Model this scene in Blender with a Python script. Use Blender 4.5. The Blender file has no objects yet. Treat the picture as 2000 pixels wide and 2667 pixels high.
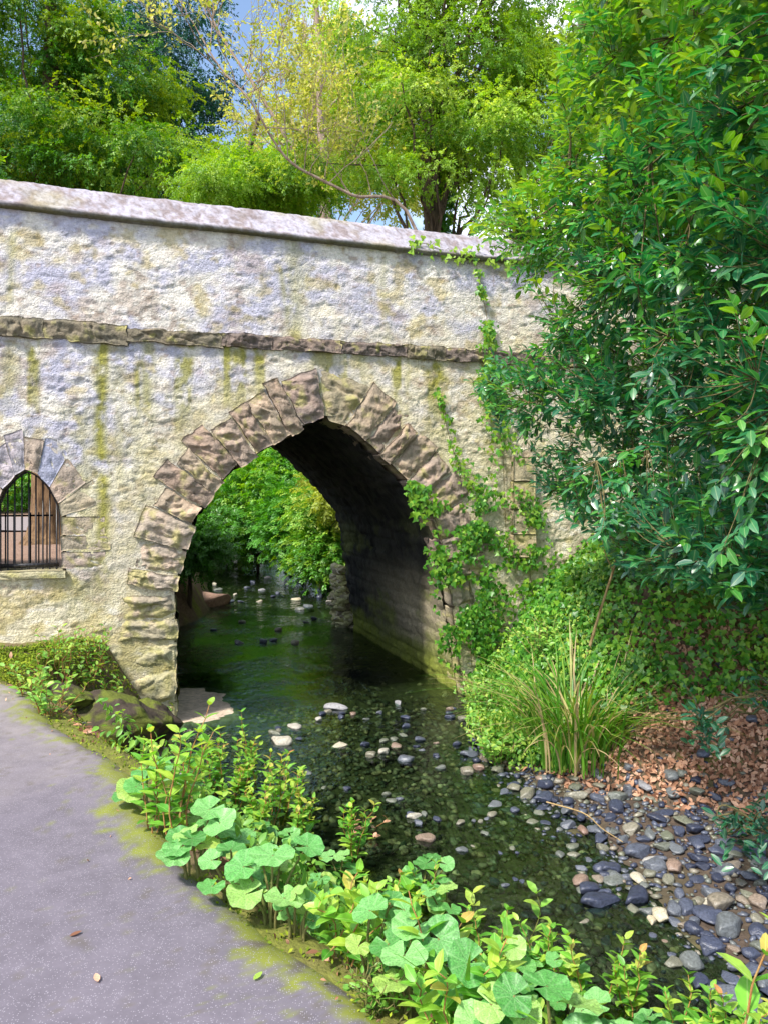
import bpy, math, random
import numpy as np
from mathutils import Vector, Matrix

random.seed(7)
RNG = np.random.default_rng(11)
SC = bpy.context.scene
COL = SC.collection

# ------------------------------------------------------------------ camera, world, sun, exposure
cam_d = bpy.data.cameras.new('camera')
cam = bpy.data.objects.new('camera', cam_d); COL.objects.link(cam)
cam.location = (0, 0, 1.6); cam.rotation_euler = (math.radians(90), 0, 0)
cam_d.sensor_fit = 'HORIZONTAL'; cam_d.sensor_width = 36; cam_d.lens = 36
cam_d.shift_y = -0.0307
cam_d.clip_start = 0.05; cam_d.clip_end = 2000
SC.camera = cam

SUN_EL, SUN_AZ = math.radians(52), math.radians(222)     # azimuth clockwise from +Y
world = bpy.data.worlds.new('World'); SC.world = world; world.use_nodes = True
wn = world.node_tree; wn.nodes.clear()
W = wn.nodes.new
sky = W('ShaderNodeTexSky'); sky.sky_type = 'NISHITA'; sky.sun_disc = False
sky.sun_elevation = SUN_EL; sky.sun_rotation = SUN_AZ; sky.air_density = 1.0; sky.dust_density = 1.2
tc = W('ShaderNodeTexCoord'); mp = W('ShaderNodeMapping'); mp.inputs['Scale'].default_value = (1, 1, 2.0); mp.inputs['Location'].default_value = (.35, .2, .1)
wn.links.new(tc.outputs['Generated'], mp.inputs['Vector'])
nz = W('ShaderNodeTexNoise'); nz.inputs['Scale'].default_value = 2.6; nz.inputs['Detail'].default_value = 7; nz.inputs['Roughness'].default_value = .55
wn.links.new(mp.outputs['Vector'], nz.inputs['Vector'])
cr = W('ShaderNodeValToRGB'); cr.color_ramp.elements[0].position = .47; cr.color_ramp.elements[1].position = .63
wn.links.new(nz.outputs['Fac'], cr.inputs['Fac'])
mx = W('ShaderNodeMix'); mx.data_type = 'RGBA'
wn.links.new(cr.outputs['Color'], mx.inputs['Factor'])
wn.links.new(sky.outputs['Color'], mx.inputs[6])
mx.inputs[7].default_value = (7.6, 7.7, 8.2, 1)
bg = W('ShaderNodeBackground'); bg.inputs['Strength'].default_value = 0.15
wn.links.new(mx.outputs[2], bg.inputs['Color'])
wo = W('ShaderNodeOutputWorld'); wn.links.new(bg.outputs[0], wo.inputs[0])

sd = bpy.data.lights.new('sun', 'SUN'); sd.energy = 3.6; sd.angle = math.radians(6); sd.color = (1, .95, .86)
sun = bpy.data.objects.new('sun', sd); COL.objects.link(sun)
sv = Vector((math.sin(SUN_AZ) * math.cos(SUN_EL), math.cos(SUN_AZ) * math.cos(SUN_EL), math.sin(SUN_EL)))
sun.rotation_euler = sv.to_track_quat('Z', 'Y').to_euler(); sun.location = sv * 30
SC.view_settings.view_transform = 'Standard'; SC.view_settings.look = 'None'
SC.view_settings.exposure = 1.0; SC.view_settings.gamma = 1
SC.render.engine = 'CYCLES'
SC.cycles.use_denoising = True
SC.cycles.max_bounces = 7; SC.cycles.diffuse_bounces = 3; SC.cycles.glossy_bounces = 3
SC.cycles.transmission_bounces = 4; SC.cycles.transparent_max_bounces = 8
SC.cycles.caustics_reflective = False; SC.cycles.caustics_refractive = False

# ------------------------------------------------------------------ numpy noise
def _h(ix, iy, iz, seed):
    n = (ix * 374761393 + iy * 668265263 + iz * 2147483647 + seed * 1274126177) & 0xFFFFFFFF
    n = ((n ^ (n >> 13)) * 1274126177) & 0xFFFFFFFF
    n = ((n ^ (n >> 16)) * 2246822519) & 0xFFFFFFFF
    return ((n ^ (n >> 15)) & 0xFFFFFF) / float(0xFFFFFF)

def noise(x, y, z=0.0, seed=0):
    x, y, z = np.broadcast_arrays(np.asarray(x, float), np.asarray(y, float), np.asarray(z, float))
    ix, iy, iz = np.floor(x).astype(np.int64), np.floor(y).astype(np.int64), np.floor(z).astype(np.int64)
    fx, fy, fz = x - ix, y - iy, z - iz
    fx, fy, fz = fx * fx * (3 - 2 * fx), fy * fy * (3 - 2 * fy), fz * fz * (3 - 2 * fz)
    r = 0
    for a in (0, 1):
        for b in (0, 1):
            for c in (0, 1):
                w = (fx if a else 1 - fx) * (fy if b else 1 - fy) * (fz if c else 1 - fz)
                r = r + w * _h(ix + a, iy + b, iz + c, seed)
    return r * 2 - 1

def fbm(x, y, z=0.0, oct=4, seed=0, gain=.5):
    r, a, f, t = 0, 1.0, 1.0, 0
    for i in range(oct):
        r = r + a * noise(np.asarray(x) * f, np.asarray(y) * f, np.asarray(z) * f, seed + i * 17)
        t += a; a *= gain; f *= 2.03
    return r / t

def ridged(x, y, z=0.0, oct=4, seed=0):
    r, a, f, t = 0, 1.0, 1.0, 0
    for i in range(oct):
        r = r + a * (1 - np.abs(noise(np.asarray(x) * f, np.asarray(y) * f, np.asarray(z) * f, seed + i * 13)))
        t += a; a *= .5; f *= 2.1
    return r / t * 2 - 1

def worley(x, y, seed=0):
    ix, iy = np.floor(x).astype(np.int64), np.floor(y).astype(np.int64)
    d1 = np.full(np.shape(x), 9.0); d2 = d1.copy(); cid = np.zeros(np.shape(x))
    for a in (-1, 0, 1):
        for b in (-1, 0, 1):
            cx = ix + a; cy = iy + b
            px_ = cx + .15 + .7 * _h(cx, cy, 0, seed); py_ = cy + .15 + .7 * _h(cx, cy, 1, seed)
            d = np.hypot(px_ - x, py_ - y); h = _h(cx, cy, 2, seed)
            m = d < d1
            d2 = np.where(m, d1, np.minimum(d2, d)); cid = np.where(m, h, cid); d1 = np.where(m, d, d1)
    return d1, d2, cid

def sstep(a, b, x):
    t = np.clip((np.asarray(x, float) - a) / (b - a), 0, 1); return t * t * (3 - 2 * t)

def lerp(a, b, t):
    return a + (b - a) * t

# ------------------------------------------------------------------ mesh building
class Geo:
    def __init__(s):
        s.V = []; s.F = {3: [], 4: []}; s.M = {3: [], 4: []}; s.R = []; s.C = []; s.L = []; s.n = 0
    def add(s, V, F, rnd=0.5, mat=0, col=None, loc=None):
        V = np.asarray(V, float).reshape(-1, 3); F = np.asarray(F, np.int64)
        k = F.shape[1]
        s.F[k].append(F + s.n); s.M[k].append(np.full(len(F), mat, np.int32))
        N = len(V); s.V.append(V); s.n += N
        s.R.append(np.broadcast_to(np.asarray(rnd, float), (N,)))
        s.C.append(np.broadcast_to(np.asarray(col if col is not None else (.5, .5, .5), float), (N, 3)))
        s.L.append(np.broadcast_to(np.asarray(loc if loc is not None else (0, 0, 0), float), (N, 3)))
    def build(s, name, mats, parent=None, smooth=True, attrs=('rnd',)):
        me = bpy.data.meshes.new(name)
        V = np.concatenate(s.V) if s.V else np.zeros((0, 3))
        me.vertices.add(len(V)); me.vertices.foreach_set('co', V.astype(np.float32).ravel())
        idx, tot, mi = [], [], []
        for k in (3, 4):
            for F, M in zip(s.F[k], s.M[k]):
                idx.append(F.ravel()); tot.append(np.full(len(F), k)); mi.append(M)
        idx = np.concatenate(idx); tot = np.concatenate(tot); mi = np.concatenate(mi)
        me.loops.add(len(idx)); me.loops.foreach_set('vertex_index', idx.astype(np.int32))
        me.polygons.add(len(tot))
        st = np.concatenate([[0], np.cumsum(tot)[:-1]])
        me.polygons.foreach_set('loop_start', st.astype(np.int32))
        me.polygons.foreach_set('loop_total', tot.astype(np.int32))
        me.polygons.foreach_set('material_index', mi.astype(np.int32))
        me.polygons.foreach_set('use_smooth', np.full(len(tot), smooth))
        if 'rnd' in attrs:
            a = me.attributes.new('rnd', 'FLOAT', 'POINT'); a.data.foreach_set('value', np.concatenate(s.R).astype(np.float32))
        if 'col' in attrs:
            c = np.concatenate(s.C); c = np.hstack([c, np.ones((len(c), 1))])
            a = me.attributes.new('Col', 'FLOAT_COLOR', 'POINT'); a.data.foreach_set('color', c.astype(np.float32).ravel())
        if 'loc' in attrs:
            a = me.attributes.new('loc', 'FLOAT_VECTOR', 'POINT'); a.data.foreach_set('vector', np.concatenate(s.L).astype(np.float32).ravel())
        me.update(calc_edges=True); me.validate()
        for m in (mats if isinstance(mats, (list, tuple)) else [mats]): me.materials.append(m)
        o = bpy.data.objects.new(name, me); COL.objects.link(o)
        if parent: o.parent = parent
        return o

def tag(o, label=None, cat=None, group=None, kind=None):
    if label: o['label'] = label
    if cat: o['category'] = cat
    if group: o['group'] = group
    if kind: o['kind'] = kind
    return o

def empty(name, loc=(0, 0, 0), rz=0.0):
    o = bpy.data.objects.new(name, None); COL.objects.link(o)
    o.location = loc; o.rotation_euler = (0, 0, rz); o.empty_display_size = .2
    return o

def grid_faces(nu, nv):
    i = np.arange(nu - 1)[:, None]; j = np.arange(nv - 1)[None, :]
    a = i * nv + j
    return np.stack([a, a + nv, a + nv + 1, a + 1], -1).reshape(-1, 4)

def catmull(P, n):
    P = np.asarray(P, float); Q = np.vstack([2 * P[0] - P[1], P, 2 * P[-1] - P[-2]])
    out = []
    for i in range(1, len(Q) - 2):
        t = np.linspace(0, 1, n, endpoint=False)[:, None]
        p0, p1, p2, p3 = Q[i - 1], Q[i], Q[i + 1], Q[i + 2]
        out.append(.5 * ((2 * p1) + (-p0 + p2) * t + (2 * p0 - 5 * p1 + 4 * p2 - p3) * t ** 2 + (-p0 + 3 * p1 - 3 * p2 + p3) * t ** 3))
    out.append(P[-1:]); return np.vstack(out)

def tube(G, pts, r0, r1=None, sides=6, rnd=.5, wob=0.0, cap=True, power=1.0, mat=0):
    P = np.asarray(pts, float); n = len(P)
    if np.isscalar(r0):
        R = r0 + ((r1 if r1 is not None else r0) - r0) * np.linspace(0, 1, n) ** power
    else: R = np.asarray(r0, float)
    T = np.gradient(P, axis=0); T /= np.linalg.norm(T, axis=1, keepdims=True) + 1e-9
    up = np.array([0, 0, 1.0]) if abs(T[:, 2]).mean() < .8 else np.array([1.0, 0, 0])
    A = np.cross(T, up); A /= np.linalg.norm(A, axis=1, keepdims=True) + 1e-9
    B = np.cross(T, A)
    th = np.linspace(0, 2 * np.pi, sides, endpoint=False)
    rr = R[:, None] * np.ones(sides)
    if wob: rr = rr * (1 + wob * noise(np.arange(n)[:, None] * .7, np.cos(th)[None] * 1.4 + 3, np.sin(th)[None] * 1.4 + P[0, 0], 5))
    V = P[:, None] + A[:, None] * (np.cos(th)[None, :, None] * rr[..., None]) + B[:, None] * (np.sin(th)[None, :, None] * rr[..., None])
    i = np.arange(n - 1)[:, None] * sides; j = np.arange(sides)[None]; k = (j + 1) % sides
    F = np.stack([i + j, i + k, i + sides + k, i + sides + j], -1).reshape(-1, 4)
    V = V.reshape(-1, 3)
    G.add(V, F, rnd, mat)
    if cap:
        base = (n - 1) * sides
        F2 = np.array([[base, base + q, base + q + 1] for q in range(1, sides - 1)]) 
        G.F[3].append(F2 + (G.n - len(V))); G.M[3].append(np.full(len(F2), mat, np.int32))

def frames(D, N):
    """rotation matrices whose x column is D, z column close to N"""
    D = D / (np.linalg.norm(D, axis=1, keepdims=True) + 1e-9)
    Y = np.cross(N, D); Y /= np.linalg.norm(Y, axis=1, keepdims=True) + 1e-9
    Z = np.cross(D, Y)
    return np.stack([D, Y, Z], -1)

def scatter(G, T, P, R, S, rnd, mat=0, loc=False):
    if isinstance(T, list):
        S = np.broadcast_to(np.asarray(S, float), (len(P),)); rnd = np.broadcast_to(rnd, (len(P),))
        for k, t in enumerate(T): scatter(G, t, P[k::len(T)], R[k::len(T)], S[k::len(T)], rnd[k::len(T)], mat, loc)
        return
    V0, F0 = T; P = np.asarray(P); N = len(P)
    if N == 0: return
    S = np.broadcast_to(np.asarray(S, float), (N,))
    V = P[:, None] + np.einsum('nij,kj->nki', R, V0) * S[:, None, None]
    F = (F0[None] + (np.arange(N) * len(V0))[:, None, None]).reshape(-1, F0.shape[1])
    rv = np.repeat(np.broadcast_to(rnd, (N,)), len(V0))
    G.add(V.reshape(-1, 3), F, rv, mat, None, np.tile(V0, (N, 1)) if loc else None)

def rdir(n, rng=RNG):
    v = rng.normal(size=(n, 3)); return v / np.linalg.norm(v, axis=1, keepdims=True)

# leaf templates: length along +x, width y, normal +z
def leaf_tmpl(st, w, fold=.12, droop=.15):
    V = [(0, 0, 0)]; F = []
    for x, h in zip(st, w):
        z = -droop * x * x
        V += [(x, h, z + fold * h), (x, 0, z), (x, -h, z + fold * h)]
    V.append((1, 0, -droop))
    F += [(0, 2, 1), (0, 3, 2)]
    for i in range(len(st) - 1):
        a = 1 + 3 * i; b = a + 3
        F += [(a, a + 1, b), (a + 1, b + 1, b), (a + 1, a + 2, b + 1), (a + 2, b + 2, b + 1)]
    a = 1 + 3 * (len(st) - 1); t = len(V) - 1
    F += [(a, a + 1, t), (a + 1, a + 2, t)]
    return np.array(V, float), np.array(F)
T_OVAL = leaf_tmpl([.22, .5, .8], [.19, .25, .15], .35, .18)
T_LAUREL = leaf_tmpl([.18, .5, .8], [.13, .22, .14], .3, .14)
T_HYP = leaf_tmpl([.15, .45, .8], [.20, .27, .15], .3, .22)
T_DIAM = (np.array([(0, 0, 0), (.45, .26, .06), (.45, -.26, .06), (1, 0, -.1)], float), np.array([(0, 3, 1), (0, 2, 3)]))
T_IVY = (np.array([(0, 0, 0), (-.08, .3, .0), (.25, .5, .05), (.42, .24, .02), (1, 0, -.1), (.42, -.24, .02), (.25, -.5, .05), (-.08, -.3, 0)], float),
         np.array([(0, 2, 1), (0, 3, 2), (0, 4, 3), (0, 5, 4), (0, 6, 5), (0, 7, 6)]))
def spray_tmpl():
    V, F = [], []
    def q(x, y, z, dx, dy, dz, w):
        L = math.hypot(dx, dy) + 1e-6; nx, ny = -dy / L * w, dx / L * w
        b = len(V)
        V.extend([(x, y, z), (x + dx * .5 + nx, y + dy * .5 + ny, z + dz * .5), (x + dx, y + dy, z + dz), (x + dx * .5 - nx, y + dy * .5 - ny, z + dz * .5)])
        F.append((b, b + 1, b + 2, b + 3))
    for i in range(9):
        x = .04 + i * .105; L = .34 * (1 - abs(x - .38) * .95); z = -.32 * x * x
        for sg in (1, -1):
            q(x, 0, z, L * .62, sg * L * .78, -L * .55, .05)
            q(x + .3 * L, sg * L * .4, z - .2 * L, L * .5, sg * L * .12, -L * .5, .035)
    q(.85, 0, -.24, .2, 0, -.12, .035)
    return np.array(V, float), np.array(F)
def tuft_tmpl(seed, n=26, w=.034):
    r = np.random.default_rng(seed); V, F = [], []
    for i in range(n):
        x = r.random() * .85; z = -.35 * x * x + r.normal() * .04; y = r.normal() * .05
        sg = r.choice([-1, 1]); L = r.uniform(.12, .26) * (1.1 - .5 * x); d = np.array([r.uniform(.2, .9), sg * r.uniform(.1, .9), r.uniform(-.9, .25)]); d = d / np.linalg.norm(d) * L
        o = np.cross(d, [r.normal() * .4, r.normal() * .4, 1]); o = o / np.linalg.norm(o) * w * r.uniform(.7, 1.4)
        b = len(V); p = np.array([x, y, z]); V += [p, p + d * .45 + o, p + d, p + d * .45 - o]; F.append((b, b + 1, b + 2, b + 3))
    return np.array(V), np.array(F)
T_SPRAY = [tuft_tmpl(k) for k in range(5)]
def twigleaf_tmpl(n, rs=3):
    r = np.random.default_rng(rs); P, D, N = [], [], []
    for i in range(n):
        x = (i + .5) / n; sg = 1 if i % 2 else -1
        P.append((x * .8, r.normal() * .04, -.1 * x * x + r.normal() * .04)); D.append((.7, sg * (.8 + .3 * r.random()), r.normal() * .3 - .1)); N.append((r.normal() * .35, r.normal() * .35, 1))
    G = Geo(); scatter(G, T_DIAM, np.array(P), frames(np.array(D), np.array(N)), .34, .5)
    return np.concatenate(G.V), np.concatenate(G.F[3])
T_TWIG = twigleaf_tmpl(9)

# ------------------------------------------------------------------ materials
def nmat(name):
    m = bpy.data.materials.new(name); m.use_nodes = True; nt = m.node_tree; nt.nodes.clear()
    o = nt.nodes.new('ShaderNodeOutputMaterial'); return m, nt, o
def ramp(nt, stops):
    r = nt.nodes.new('ShaderNodeValToRGB'); e = r.color_ramp.elements
    while len(e) < len(stops): e.new(.5)
    for el, (p, c) in zip(e, stops): el.position = p; el.color = (*c, 1)
    return r
def leaf_mat(name, stops, rough=.45, trans=.35, tcol=None, spec=.5, coat=0.0, veins=None):
    m, nt, o = nmat(name); L = nt.links.new; N = nt.nodes.new
    a = N('ShaderNodeAttribute'); a.attribute_name = 'rnd'
    r = ramp(nt, stops); L(a.outputs['Fac'], r.inputs['Fac'])
    col = r.outputs['Color']
    g = N('ShaderNodeTexNoise'); g.inputs['Scale'].default_value = 9; g.inputs['Detail'].default_value = 3
    hs = N('ShaderNodeHueSaturation')
    mr = N('ShaderNodeMapRange'); mr.inputs['From Min'].default_value = .3; mr.inputs['From Max'].default_value = .7
    mr.inputs['To Min'].default_value = .55 if veins == 'radial' else .75; mr.inputs['To Max'].default_value = 1.3
    if veins == 'radial': g.inputs['Scale'].default_value = 22; g.inputs['Detail'].default_value = 6
    L(g.outputs['Fac'], mr.inputs['Value']); L(mr.outputs[0], hs.inputs['Value']); L(col, hs.inputs['Color'])
    col = hs.outputs['Color']
    p = N('ShaderNodeBsdfPrincipled'); p.inputs['Roughness'].default_value = rough
    p.inputs['Specular IOR Level'].default_value = spec
    if veins == 'radial':
        at = N('ShaderNodeAttribute'); at.attribute_name = 'loc'
        sx = N('ShaderNodeSeparateXYZ'); L(at.outputs['Vector'], sx.inputs[0])
        an = N('ShaderNodeMath'); an.operation = 'ARCTAN2'; L(sx.outputs['Y'], an.inputs[0]); L(sx.outputs['X'], an.inputs[1])
        ml = N('ShaderNodeMath'); ml.operation = 'MULTIPLY'; ml.inputs[1].default_value = 4.5; L(an.outputs[0], ml.inputs[0])
        cs = N('ShaderNodeMath'); cs.operation = 'COSINE'; L(ml.outputs[0], cs.inputs[0])
        ab = N('ShaderNodeMath'); ab.operation = 'ABSOLUTE'; L(cs.outputs[0], ab.inputs[0])
        pw = N('ShaderNodeMath'); pw.operation = 'POWER'; pw.inputs[1].default_value = 14; L(ab.outputs[0], pw.inputs[0])
        vo = N('ShaderNodeTexVoronoi'); vo.feature = 'DISTANCE_TO_EDGE'; vo.inputs['Scale'].default_value = 9; L(at.outputs['Vector'], vo.inputs['Vector'])
        v2 = N('ShaderNodeMapRange'); v2.inputs['From Min'].default_value = 0; v2.inputs['From Max'].default_value = .08; v2.inputs['To Min'].default_value = .6; v2.inputs['To Max'].default_value = 0
        L(vo.outputs['Distance'], v2.inputs['Value'])
        mxx = N('ShaderNodeMath'); mxx.operation = 'MAXIMUM'; L(pw.outputs[0], mxx.inputs[0]); L(v2.outputs[0], mxx.inputs[1])
        mm = N('ShaderNodeMix'); mm.data_type = 'RGBA'; L(mxx.outputs[0], mm.inputs['Factor']); L(col, mm.inputs[6])
        mul = N('ShaderNodeMix'); mul.data_type = 'RGBA'; mul.blend_type = 'SCREEN'; mul.inputs['Factor'].default_value = .1; L(col, mul.inputs[6]); mul.inputs[7].default_value = (.7, .9, .5, 1)
        L(mul.outputs[2], mm.inputs[7]); col = mm.outputs[2]
        b = N('ShaderNodeBump'); b.inputs['Strength'].default_value = .3; b.inputs['Distance'].default_value = .003; b.invert = True
        L(mxx.outputs[0], b.inputs['Height']); L(b.outputs[0], p.inputs['Normal'])
    elif veins == 'mid':
        at = N('ShaderNodeAttribute'); at.attribute_name = 'loc'
        sx = N('ShaderNodeSeparateXYZ'); L(at.outputs['Vector'], sx.inputs[0])
        ab = N('ShaderNodeMath'); ab.operation = 'ABSOLUTE'; L(sx.outputs['Y'], ab.inputs[0])
        v2 = N('ShaderNodeMapRange'); v2.inputs['From Min'].default_value = .008; v2.inputs['From Max'].default_value = .022; v2.inputs['To Min'].default_value = .5; v2.inputs['To Max'].default_value = 0
        L(ab.outputs[0], v2.inputs['Value'])
        mm = N('ShaderNodeMix'); mm.data_type = 'RGBA'; mm.blend_type = 'SCREEN'; L(v2.outputs[0], mm.inputs['Factor']); L(col, mm.inputs[6]); mm.inputs[7].default_value = (.3, .35, .15, 1)
        col = mm.outputs[2]
    L(col, p.inputs['Base Color'])
    t = N('ShaderNodeBsdfTranslucent')
    hs2 = N('ShaderNodeHueSaturation'); hs2.inputs['Hue'].default_value = .485; hs2.inputs['Saturation'].default_value = 1.1; hs2.inputs['Value'].default_value = 1.5
    L(col, hs2.inputs['Color']); L(hs2.outputs[0], t.inputs['Color'])
    ms = N('ShaderNodeMixShader'); ms.inputs[0].default_value = trans
    L(p.outputs[0], ms.inputs[1]); L(t.outputs[0], ms.inputs[2]); L(ms.outputs[0], o.inputs['Surface'])
    return m
def col_mat(name, rough=.9, var=.25, nscale=25, bump=.5, bdist=.01, speck=None, tint=None, spec=.3):
    """material that reads the colour attribute and adds fine procedural variation and relief"""
    m, nt, o = nmat(name); L = nt.links.new; N = nt.nodes.new
    a = N('ShaderNodeAttribute'); a.attribute_name = 'Col'
    t = N('ShaderNodeTexCoord')
    g = N('ShaderNodeTexNoise'); g.inputs['Scale'].default_value = nscale; g.inputs['Detail'].default_value = 6; g.inputs['Roughness'].default_value = .65
    L(t.outputs['Object'], g.inputs['Vector'])
    mr = N('ShaderNodeMapRange'); mr.inputs['From Min'].default_value = .3; mr.inputs['From Max'].default_value = .7
    mr.inputs['To Min'].default_value = 1 - var; mr.inputs['To Max'].default_value = 1 + var
    L(g.outputs['Fac'], mr.inputs['Value'])
    hs = N('ShaderNodeHueSaturation'); L(mr.outputs[0], hs.inputs['Value']); L(a.outputs['Color'], hs.inputs['Color'])
    col = hs.outputs['Color']
    p = N('ShaderNodeBsdfPrincipled'); p.inputs['Roughness'].default_value = rough; p.inputs['Specular IOR Level'].default_value = spec
    if speck:
        v = N('ShaderNodeTexVoronoi'); v.inputs['Scale'].default_value = speck[0]; L(t.outputs['Object'], v.inputs['Vector'])
        v2 = N('ShaderNodeMapRange'); v2.inputs['From Min'].default_value = speck[1]; v2.inputs['From Max'].default_value = speck[1] + .08; v2.inputs['To Min'].default_value = 1; v2.inputs['To Max'].default_value = 0
        L(v.outputs['Distance'], v2.inputs['Value'])
        sp = N('ShaderNodeSeparateColor'); L(v.outputs['Color'], sp.inputs[0])
        th = N('ShaderNodeMath'); th.operation = 'GREATER_THAN'; th.inputs[1].default_value = speck[3]; L(sp.outputs[0], th.inputs[0])
        mu = N('ShaderNodeMath'); mu.operation = 'MULTIPLY'; L(v2.outputs[0], mu.inputs[0]); L(th.outputs[0], mu.inputs[1])
        mm = N('ShaderNodeMix'); mm.data_type = 'RGBA'; L(mu.outputs[0], mm.inputs['Factor']); L(col, mm.inputs[6]); mm.inputs[7].default_value = (*speck[2], 1)
        col = mm.outputs[2]
    L(col, p.inputs['Base Color'])
    g2 = N('ShaderNodeTexNoise'); g2.inputs['Scale'].default_value = nscale * 1.6; g2.inputs['Detail'].default_value = 5; g2.inputs['Roughness'].default_value = .6
    L(t.outputs['Object'], g2.inputs['Vector'])
    b = N('ShaderNodeBump'); b.inputs['Strength'].default_value = bump; b.inputs['Distance'].default_value = bdist
    L(g2.outputs['Fac'], b.inputs['Height']); L(b.outputs[0], p.inputs['Normal'])
    L(p.outputs[0], o.inputs['Surface'])
    return m
def bark_mat(name, c1, c2, scale=6):
    m, nt, o = nmat(name); L = nt.links.new; N = nt.nodes.new
    t = N('ShaderNodeTexCoord'); mp = N('ShaderNodeMapping'); mp.inputs['Scale'].default_value = (scale, scale, scale * .25)
    L(t.outputs['Object'], mp.inputs['Vector'])
    g = N('ShaderNodeTexNoise'); g.inputs['Scale'].default_value = 3; g.inputs['Detail'].default_value = 6; g.inputs['Roughness'].default_value = .7
    L(mp.outputs[0], g.inputs['Vector'])
    r = ramp(nt, [(.35, c1), (.65, c2)]); L(g.outputs['Fac'], r.inputs['Fac'])
    p = N('ShaderNodeBsdfPrincipled'); p.inputs['Roughness'].default_value = .85; p.inputs['Specular IOR Level'].default_value = .2
    L(r.outputs[0], p.inputs['Base Color'])
    b = N('ShaderNodeBump'); b.inputs['Strength'].default_value = .8; b.inputs['Distance'].default_value = .02; L(g.outputs['Fac'], b.inputs['Height']); L(b.outputs[0], p.inputs['Normal'])
    L(p.outputs[0], o.inputs['Surface']); return m
def stone_mat(name, stops, rough=.5, spec=.5, moss=0.0):
    m, nt, o = nmat(name); L = nt.links.new; N = nt.nodes.new
    oi = N('ShaderNodeObjectInfo'); t = N('ShaderNodeTexCoord')
    at = N('ShaderNodeAttribute'); at.attribute_name = 'rnd'
    ad = N('ShaderNodeMath'); ad.operation = 'ADD'; L(oi.outputs['Random'], ad.inputs[0]); L(at.outputs['Fac'], ad.inputs[1])
    fr = N('ShaderNodeMath'); fr.operation = 'FRACT'; L(ad.outputs[0], fr.inputs[0])
    r = ramp(nt, stops); L(fr.outputs[0], r.inputs['Fac'])
    g = N('ShaderNodeTexNoise'); g.inputs['Scale'].default_value = 14; g.inputs['Detail'].default_value = 6; L(t.outputs['Object'], g.inputs['Vector'])
    mr = N('ShaderNodeMapRange'); mr.inputs['From Min'].default_value = .3; mr.inputs['From Max'].default_value = .7; mr.inputs['To Min'].default_value = .65; mr.inputs['To Max'].default_value = 1.35
    L(g.outputs['Fac'], mr.inputs['Value'])
    hs = N('ShaderNodeHueSaturation'); L(mr.outputs[0], hs.inputs['Value']); L(r.outputs[0], hs.inputs['Color'])
    p = N('ShaderNodeBsdfPrincipled'); p.inputs['Roughness'].default_value = rough; p.inputs['Specular IOR Level'].default_value = spec
    L(hs.outputs[0], p.inputs['Base Color'])
    b = N('ShaderNodeBump'); b.inputs['Strength'].default_value = .5; b.inputs['Distance'].default_value = .01; L(g.outputs['Fac'], b.inputs['Height']); L(b.outputs[0], p.inputs['Normal'])
    L(p.outputs[0], o.inputs['Surface']); return m

M = {}
M['wall'] = col_mat('lime_washed_rubble', .92, .22, 30, 1.0, .022)
M['stone'] = col_mat('rough_sandstone', .9, .28, 26, .9, .016)
M['coping'] = col_mat('weathered_coping', .9, .3, 30, .5, .008)
M['ground'] = col_mat('soil_and_moss', .95, .3, 18, .9, .02)
M['asphalt'] = col_mat('worn_asphalt', .85, .16, 9, .35, .006, speck=(150, .24, (.27, .25, .29), .55))
M['laurel'] = leaf_mat('glossy_dark_leaf', [(0, (.006, .07, .055)), (.4, (.022, .18, .06)), (.68, (.08, .3, .025)), (1, (.34, .5, .03))], .42, .3, spec=.9, veins='mid')
for _n in M['laurel'].node_tree.nodes:
    if _n.type == 'BSDF_PRINCIPLED': _n.inputs['Coat Weight'].default_value = .4; _n.inputs['Coat IOR'].default_value = 1.8; _n.inputs['Coat Roughness'].default_value = .28
M['ivy'] = leaf_mat('ivy_leaf', [(0, (.025, .12, .014)), (.5, (.09, .28, .025)), (1, (.3, .46, .04))], .4, .3)
M['ivy_far'] = leaf_mat('far_leaf', [(0, (.03, .14, .02)), (.5, (.10, .32, .03)), (1, (.34, .52, .05))], .45, .4)
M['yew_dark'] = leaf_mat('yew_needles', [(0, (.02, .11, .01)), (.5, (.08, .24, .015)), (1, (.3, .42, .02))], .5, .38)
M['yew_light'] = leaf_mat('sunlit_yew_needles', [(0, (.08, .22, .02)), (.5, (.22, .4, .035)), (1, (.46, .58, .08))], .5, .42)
M['fir'] = leaf_mat('blue_green_needles', [(0, (.008, .05, .035)), (.6, (.02, .1, .06)), (1, (.06, .17, .05))], .45, .25)
M['spring'] = leaf_mat('spring_leaf', [(0, (.22, .3, .04)), (.6, (.42, .46, .08)), (1, (.6, .56, .16))], .5, .45)
M['butterbur'] = leaf_mat('butterbur_leaf', [(0, (.05, .2, .035)), (.3, (.11, .36, .08)), (.7, (.22, .5, .15)), (1, (.38, .52, .10))], .45, .3, veins='radial')
M['hyp'] = leaf_mat('hypericum_leaf', [(0, (.05, .24, .03)), (.5, (.17, .42, .045)), (.9, (.4, .54, .07)), (.98, (.55, .36, .1)), (1, (.5, .2, .08))], .42, .38, veins='mid')
M['bramble'] = leaf_mat('bramble_leaf', [(0, (.07, .22, .03)), (.6, (.2, .42, .06)), (1, (.4, .5, .08))], .45, .35)
M['grass'] = leaf_mat('grass_blade', [(0, (.05, .2, .015)), (.55, (.14, .34, .03)), (.75, (.3, .4, .06)), (.85, (.42, .36, .15)), (1, (.5, .38, .2))], .45, .35)
M['moss'] = leaf_mat('moss', [(0, (.05, .09, .01)), (.6, (.14, .2, .015)), (1, (.3, .34, .03))], .9, .1, spec=.1)
M['deadleaf'] = leaf_mat('dead_leaf', [(0, (.16, .07, .04)), (.5, (.42, .22, .13)), (1, (.66, .42, .29))], .7, .15, spec=.2)
M['stem'] = bark_mat('green_stem', (.1, .14, .03), (.25, .2, .08), 12)
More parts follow.
